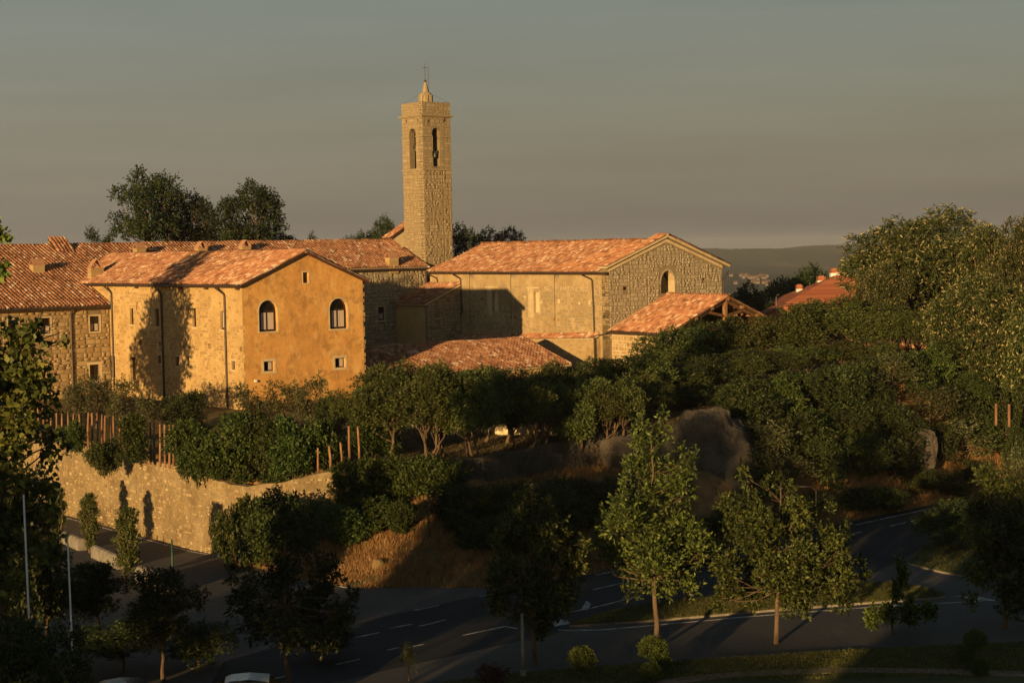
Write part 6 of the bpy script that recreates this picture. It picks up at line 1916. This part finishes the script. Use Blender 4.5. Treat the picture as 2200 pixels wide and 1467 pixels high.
Q_L = [(2, 385, 9), (6, 440, 11), (18, 500, 22), (-15, 470, 30), (8, 580, 18), (34, 572, 9), (40, 510, 9), (6, 655, 12), (-30, 560, 40), (-40, 640, 40), (-30, 400, 25), (-60, 480, 40), (-60, 720, 40), (-50, 820, 40)]
custom_tree('plane_tree', 'tall large leaved tree beyond the left edge, sprigs reaching into the sky', -70, 1500, 68, Q_L, L_POP, 68, 420, per=6, leaf=.28, Wd=.115, base_r=.22, split=.55, group='dark trees filling the lower left corner', shell=.3, spread=1.0, droop=.4, tsd=.24)
plant_px('fore_oak', 'park_oak', 'dark small tree left of the black roadside tree', 'tree', 345, 1225, 78, 170, 'shaded roadside trees', 2, 2, ROAD_Z)
plant_px('fore_oak', 'park_oak', 'young tree on the traffic island behind the tall sunlit one', 'tree', 1466, 1120, 93, 150, 'shaded roadside trees', 1, 5, ROAD_Z + .1)
plant_px('dark', 'road_shrub', 'dark rounded bush at the corner of the right road', 'shrub', 2050, 1075, 108, 150, None, 0, 0, ROAD_Z)
plant_px('airy', 'sapling', 'thin lit sapling by the right road, tall bare whips', 'tree', 2132, 985, 121, 50, None, 0, 0, ROAD_Z)
plant_px('airy', 'sapling', 'lit loose sapling at the right edge near the orange bank', 'tree', 2185, 960, 122, 70, None, 1, 0, ROAD_Z)
LG = 'dark trees filling the lower left corner'
for k, (x, t_, w, Y, lb) in enumerate([(95, 1165, 160, 84, 'dark tree between the two pale poles'), (30, 1010, 180, 80, 'dark tree at the left edge under the large leaved one'), (205, 1210, 130, 86, 'dark bush like tree right of the second pale pole'), (60, 1325, 260, 63, 'dark crown in the bottom left corner'), (250, 1330, 200, 80, 'dark crown at the bottom edge left of the white car'), (430, 1335, 150, 81, 'dark crown behind the white car'), (690, 1340, 150, 82, 'low dark crown under the black roadside tree')]):
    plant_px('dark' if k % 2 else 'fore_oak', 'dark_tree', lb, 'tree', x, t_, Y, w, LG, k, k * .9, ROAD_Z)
for k, (x, y, w, lb, st) in enumerate([(1250, 1412, 56, 'clipped ball shrub on a stem left of the trimmed pair', 1455), (1403, 1389, 56, 'upper clipped ball in front of the tall sunlit tree', 1440), (1421, 1419, 44, 'right clipped ball of the trimmed cluster', 1446), (1399, 1442, 44, 'lowest clipped ball of the trimmed cluster', 1466), (2096, 1371, 44, 'dark clipped ball on a stem at the lower right, top one', 1432), (2074, 1404, 40, 'dark clipped ball at the lower right, left one', 1436), (2104, 1430, 40, 'dark clipped ball at the lower right, right one', 1447)]):
    P = at_z(x, st, ROAD_Z + .15)
    Cc = at_y(x, y, P[1]); d_ = w / pxm(P)
    t = plant('ball', 'topiary_ball', lb, 'topiary', (P[0], P[1], P[2]), None, None, k, 0, 'clipped ball shrubs on the verge')
    t.scale = (1, 1, 1); t.rotation_euler = (0, 0, k)
    c = t.children[0]
    c.scale = (d_ / 1.1,) * 3; c.location = (0, 0, Cc[2] - P[2] - d_ / 2)
    b = MB(); b.tube([(0, 0, -.1), (0.03, 0, Cc[2] - P[2])], .03, 6); me = mk_mesh('stem', b.v, b.f, b.t); me.materials.append(M_BARK); link('stem', me, None, t, False)
lib('redshrub', 1.0, (.8, .8, .45), .5, 8, .35, 260, 6, .12, .03, L_RED, (131,), .03, .3, forks=3)
P = at_z(1062, 1470, ROAD_Z + .15); plant('redshrub', 'red_shrub', 'low reddish shrub at the bottom edge of the near verge', 'shrub', P, .9, 1.5)
P = at_z(878, 1458, ROAD_Z + .1); plant('airy', 'sapling', 'spindly little sapling beside the dark road, bottom centre', 'tree', P, 1.7, .8)

# ---- unseen conifer known by its shadow; unseen trees and houses added for their shade
def pq(p, q): 
    c, s = math.cos(SUN_AZ), math.sin(SUN_AZ)
    return p * c + q * s, q * c - p * s
def shade_tree(key, p, q, Htop, w, label, name='tall_tree', var=0):
    x, y = pq(p, q)
    zt_ = Htop - .114 * q
    g = gz(x, y) if y > 56 else ROAD_Z
    plant(key, name, label, 'tree', (x, y, g), zt_ - g, w, None, var, 'trees outside the view')
shade_tree('conifer', -98, 102, 15.5, 9.5, 'tall conifer in the garden left of the view', 'conifer')

for p, q, H_, w, k in ((-48.6, 26, -1.6, 3.8, 1), (-45, 20, -1.4, 6.4, 2), (-41, 14, 1.6, 8, 0), (-37, 24, 1.0, 8, 1), (-34, 10, -3.0, 6, 2)):  # unseen trees added only to shade the bank, rock and near trees
    shade_tree('orchard', p, q, H_, w, 'leafy tree added left of the view to throw shade', 'added_shade_tree', k)
def shade_house(label, p0, p1, q, dep, Htop):
    """simple house added outside the frame to throw shade, its front to the sun"""
    c, s = math.cos(SUN_AZ), math.sin(SUN_AZ)
    zt_ = Htop - .114 * q
    P_ = np.array([c, -s]); Q_ = np.array([s, c])
    o = P_ * p0 + Q_ * q
    t = thing('shade_house', label, 'house', (o[0], o[1], ROAD_Z), 'houses added outside the view for shade')
    L_ = p1 - p0
    ze_ = zt_ - 2.0
    for nm, B_, d_, n_, prof in (('front_wall', o, P_, -Q_, None), ('rear_wall', o + Q_ * dep, P_, Q_, None), ('side_wall', o, Q_, -P_, 1), ('side_wall', o + P_ * L_, Q_, P_, 1)):
        w = Wall(B_, d_, n_)
        if prof:
            wall_mesh(nm, w, [(.01, ROAD_Z - .3), (dep - .01, ROAD_Z - .3), (dep - .01, ze_), (dep / 2, zt_ - .15), (.01, ze_)], [], M_CREAM, t)
        else:
            hs_ = [rect_poly(a, a + .9, z, z + 1.4) for z in np.arange(ROAD_Z + 1.2, ze_ - 1.8, 3.0) for a in np.arange(1.5, L_ - 1.5, 3.2)]
            wall_mesh(nm, w, [(0, ROAD_Z - .3), (L_, ROAD_Z - .3), (L_, ze_), (0, ze_)], hs_, M_CREAM, t)
            for h in hs_:
                plate('window', w, h, -.2, .03, M_GLASS, t)
    k_ = 2.0 / (dep / 2)
    for sg in (-1, 1):
        roof_plane(t, p3(o + Q_ * dep / 2, zt_), p3(P_, 0), slope(Q_ * sg, k_), [(-.4, 0), (L_ + .4, 0), (L_ + .4, dep * .57), (-.4, dep * .57)], 90, single=0, col=.5, row=.8)
shade_house('low house added behind the view for shade, left one', -95, -49, -34, 9, -11.4)  # unseen houses added to keep low sun off the near road and verge
shade_house('low house added behind the view for shade, middle one', -36, -21, -34, 9, -11.2)
shade_house('tall house added behind the view for shade, right one', -19.5, 16, -36, 10, -3.5)

# pale garden wall behind the orchard
A_ = at_z(872, 926, -13.75); B_ = at_z(1232, 941, -13.6)
t = thing('orchard_wall', 'low pale garden wall behind the orchard trunks, caught by the sun', 'wall', tuple(A_))
wo = Wall(A_[:2], unitv((B_ - A_)[:2])); Lo = float(np.linalg.norm((B_ - A_)[:2]))
wall_mesh('wall_body', wo, [(0, -14.4), (Lo, -14.2), (Lo, -12.95), (0, -12.9)], [], M_CREAM, t, .35)
bb = MB(); bb.prism([wo.p(0, -12.89, .06), wo.p(Lo, -12.94, .06), wo.p(Lo, -12.84, .06), wo.p(0, -12.79, .06)], -p3(wo.n, 0) * .47); bb.build('coping', M_TRIM, t)
L_DRYGREEN = leafmat('dry_lawn', (0.04, 0.035, 0.012), (0.085, 0.068, 0.024), (0.17, 0.12, 0.045), 0.2)
# ---- grass and dry tufts, blade by blade
def tufts(name, XY, zf, h, m, seed, blades=5, spread=.10, w=.012):
    r = np.random.default_rng(seed)
    n = len(XY)
    P = np.column_stack([XY, zf(XY[:, 0], XY[:, 1])])
    P = np.repeat(P, blades, 0) + np.column_stack([r.normal(0, spread, (n * blades, 2)), np.zeros(n * blades)])
    P[:, 2] -= .02
    q = r.uniform(0, 6.28, len(P)); hh = h * r.uniform(.5, 1.3, len(P))
    lean = r.normal(0, .45, (len(P), 2)) * hh[:, None]
    d = np.column_stack([np.cos(q), np.sin(q), np.zeros(len(P))]) * (w * (1 + hh[:, None] * 2))
    tip = P + np.column_stack([lean, hh])
    V = np.stack([P - d, P + d, tip], 1).reshape(-1, 3)
    Fc = np.arange(3 * len(P)).reshape(-1, 3)
    tn = np.clip(np.repeat(r.normal(.45, .2, n), blades) + r.normal(0, .12, len(P)), 0, 1)
    return setp(link(name, mk_mesh(name, V, Fc, tn), m), kind='stuff')
def in_poly(poly, n, seed):
    r = np.random.default_rng(seed); poly = np.asarray(poly)
    lo, hi = poly.min(0), poly.max(0)
    Q = r.uniform(lo, hi, (n, 2))
    return Q[inside(Q, poly)]
flat = lambda x, y: np.full(len(x), ROAD_Z + .15)
tufts('grass', in_poly(ISL, 26000, 1), flat, .13, L_GRASS, 1)
tufts('grass', in_poly(ISR, 9000, 2), flat, .13, L_GRASS, 2)
q_ = in_poly(VRG, 60000, 3); q_ = q_[(q_[:, 1] > 76)]
tufts('grass', q_, flat, .10, L_GRASS, 3)
r_ = np.random.default_rng(9)
x = r_.uniform(-18, 12, 26000); f = r_.random(26000)
y = Bf(x) + (Tf(x) - .4 - Bf(x)) * f
k_ = (np.sin(x * 1.1 + 2 * np.sin(y * .6)) * np.sin(y * 1.3) + r_.normal(0, .5, len(x))) > -.25
tufts('dry_grass', np.column_stack([x, y])[k_], ground, .30, L_DRY, 4, 5, .12, .014)
x = r_.uniform(18, 46, 14000); f = r_.random(14000)
y = Bf(x) + (Tf(x) - Bf(x)) * f
tufts('dry_grass', np.column_stack([x, y]), ground, .30, L_DRY, 5, 5, .12, .014)
x = r_.uniform(-22, 16, 16000); y = Tf(x) + 1.8 + r_.random(16000) ** 1.3 * 22
tufts('orchard_grass', np.column_stack([x, y]), ground, .16, L_DRYGREEN, 6, 5, .14, .014)

# ---- hamlet far down in the valley and the evening haze
VG = 'houses of the hamlet far down in the valley'
r_ = np.random.default_rng(5)
M_FARWALL = mat('faded_wall', lambda x: x.ramp(x.noise(.2, 2), [(.3, (.11, .095, .075)), (.7, (.18, .15, .12))]))
M_FARROOF = mat('faded_roof', lambda x: x.ramp(x.noise(.2, 2), [(.3, (.09, .05, .04)), (.7, (.14, .085, .06))]))
for k in range(22):
    px_ = r_.uniform(1565, 1655); f = (px_ - 1565) / 90
    D = r_.uniform(2900, 3300) if k < 15 else r_.uniform(2500, 2800)
    X_ = (px_ - 1100) / F_PX * D * 1.0
    z_ = float(zfar(np.array(X_), np.array(D)))
    w_, d_, h_ = r_.uniform(5, 9), r_.uniform(6, 8), r_.uniform(2.5, 4.5)
    t = thing('hamlet_house', 'tiny faded house with a reddish roof in the distant valley hamlet', 'house', (X_, D, z_), VG)
    b = MB(); b.box((X_, D, z_ + h_ / 2 - 1), (w_ / 2, 0, 0), (0, d_ / 2, 0), (0, 0, h_ / 2 + 1)); b.build('walls', M_FARWALL, t)
    b = MB()
    for sg in (-1, 1):
        b.prism([(X_ - w_ / 2 - .5, D + sg * (d_ / 2 + .6), z_ + h_ - .2), (X_ + w_ / 2 + .5, D + sg * (d_ / 2 + .6), z_ + h_ - .2), (X_ + w_ / 2 + .5, D, z_ + h_ + 2.2), (X_ - w_ / 2 - .5, D, z_ + h_ + 2.2)], (0, 0, .35))
    b.build('roof', M_FARROOF, t)
hz = MB()
hz.box((0, 3850, -65), (5200, 0, 0), (0, 4300, 0), (0, 0, 90))
me = mk_mesh('haze', hz.v, hz.f)
ho = bpy.data.objects.new('haze', me); COL.objects.link(ho); ho['kind'] = 'stuff'
hm = bpy.data.materials.new('evening_haze'); hm.use_nodes = True
ht = hm.node_tree; ht.nodes.clear()
ho_ = ht.nodes.new('ShaderNodeOutputMaterial'); pv = ht.nodes.new('ShaderNodeVolumePrincipled')
pv.inputs['Color'].default_value = (0.80, 0.84, 0.90, 1)
pv.inputs['Density'].default_value = 0.000045
pv.inputs['Anisotropy'].default_value = 0.0
ht.links.new(pv.outputs[0], ho_.inputs['Volume'])
me.materials.append(hm)
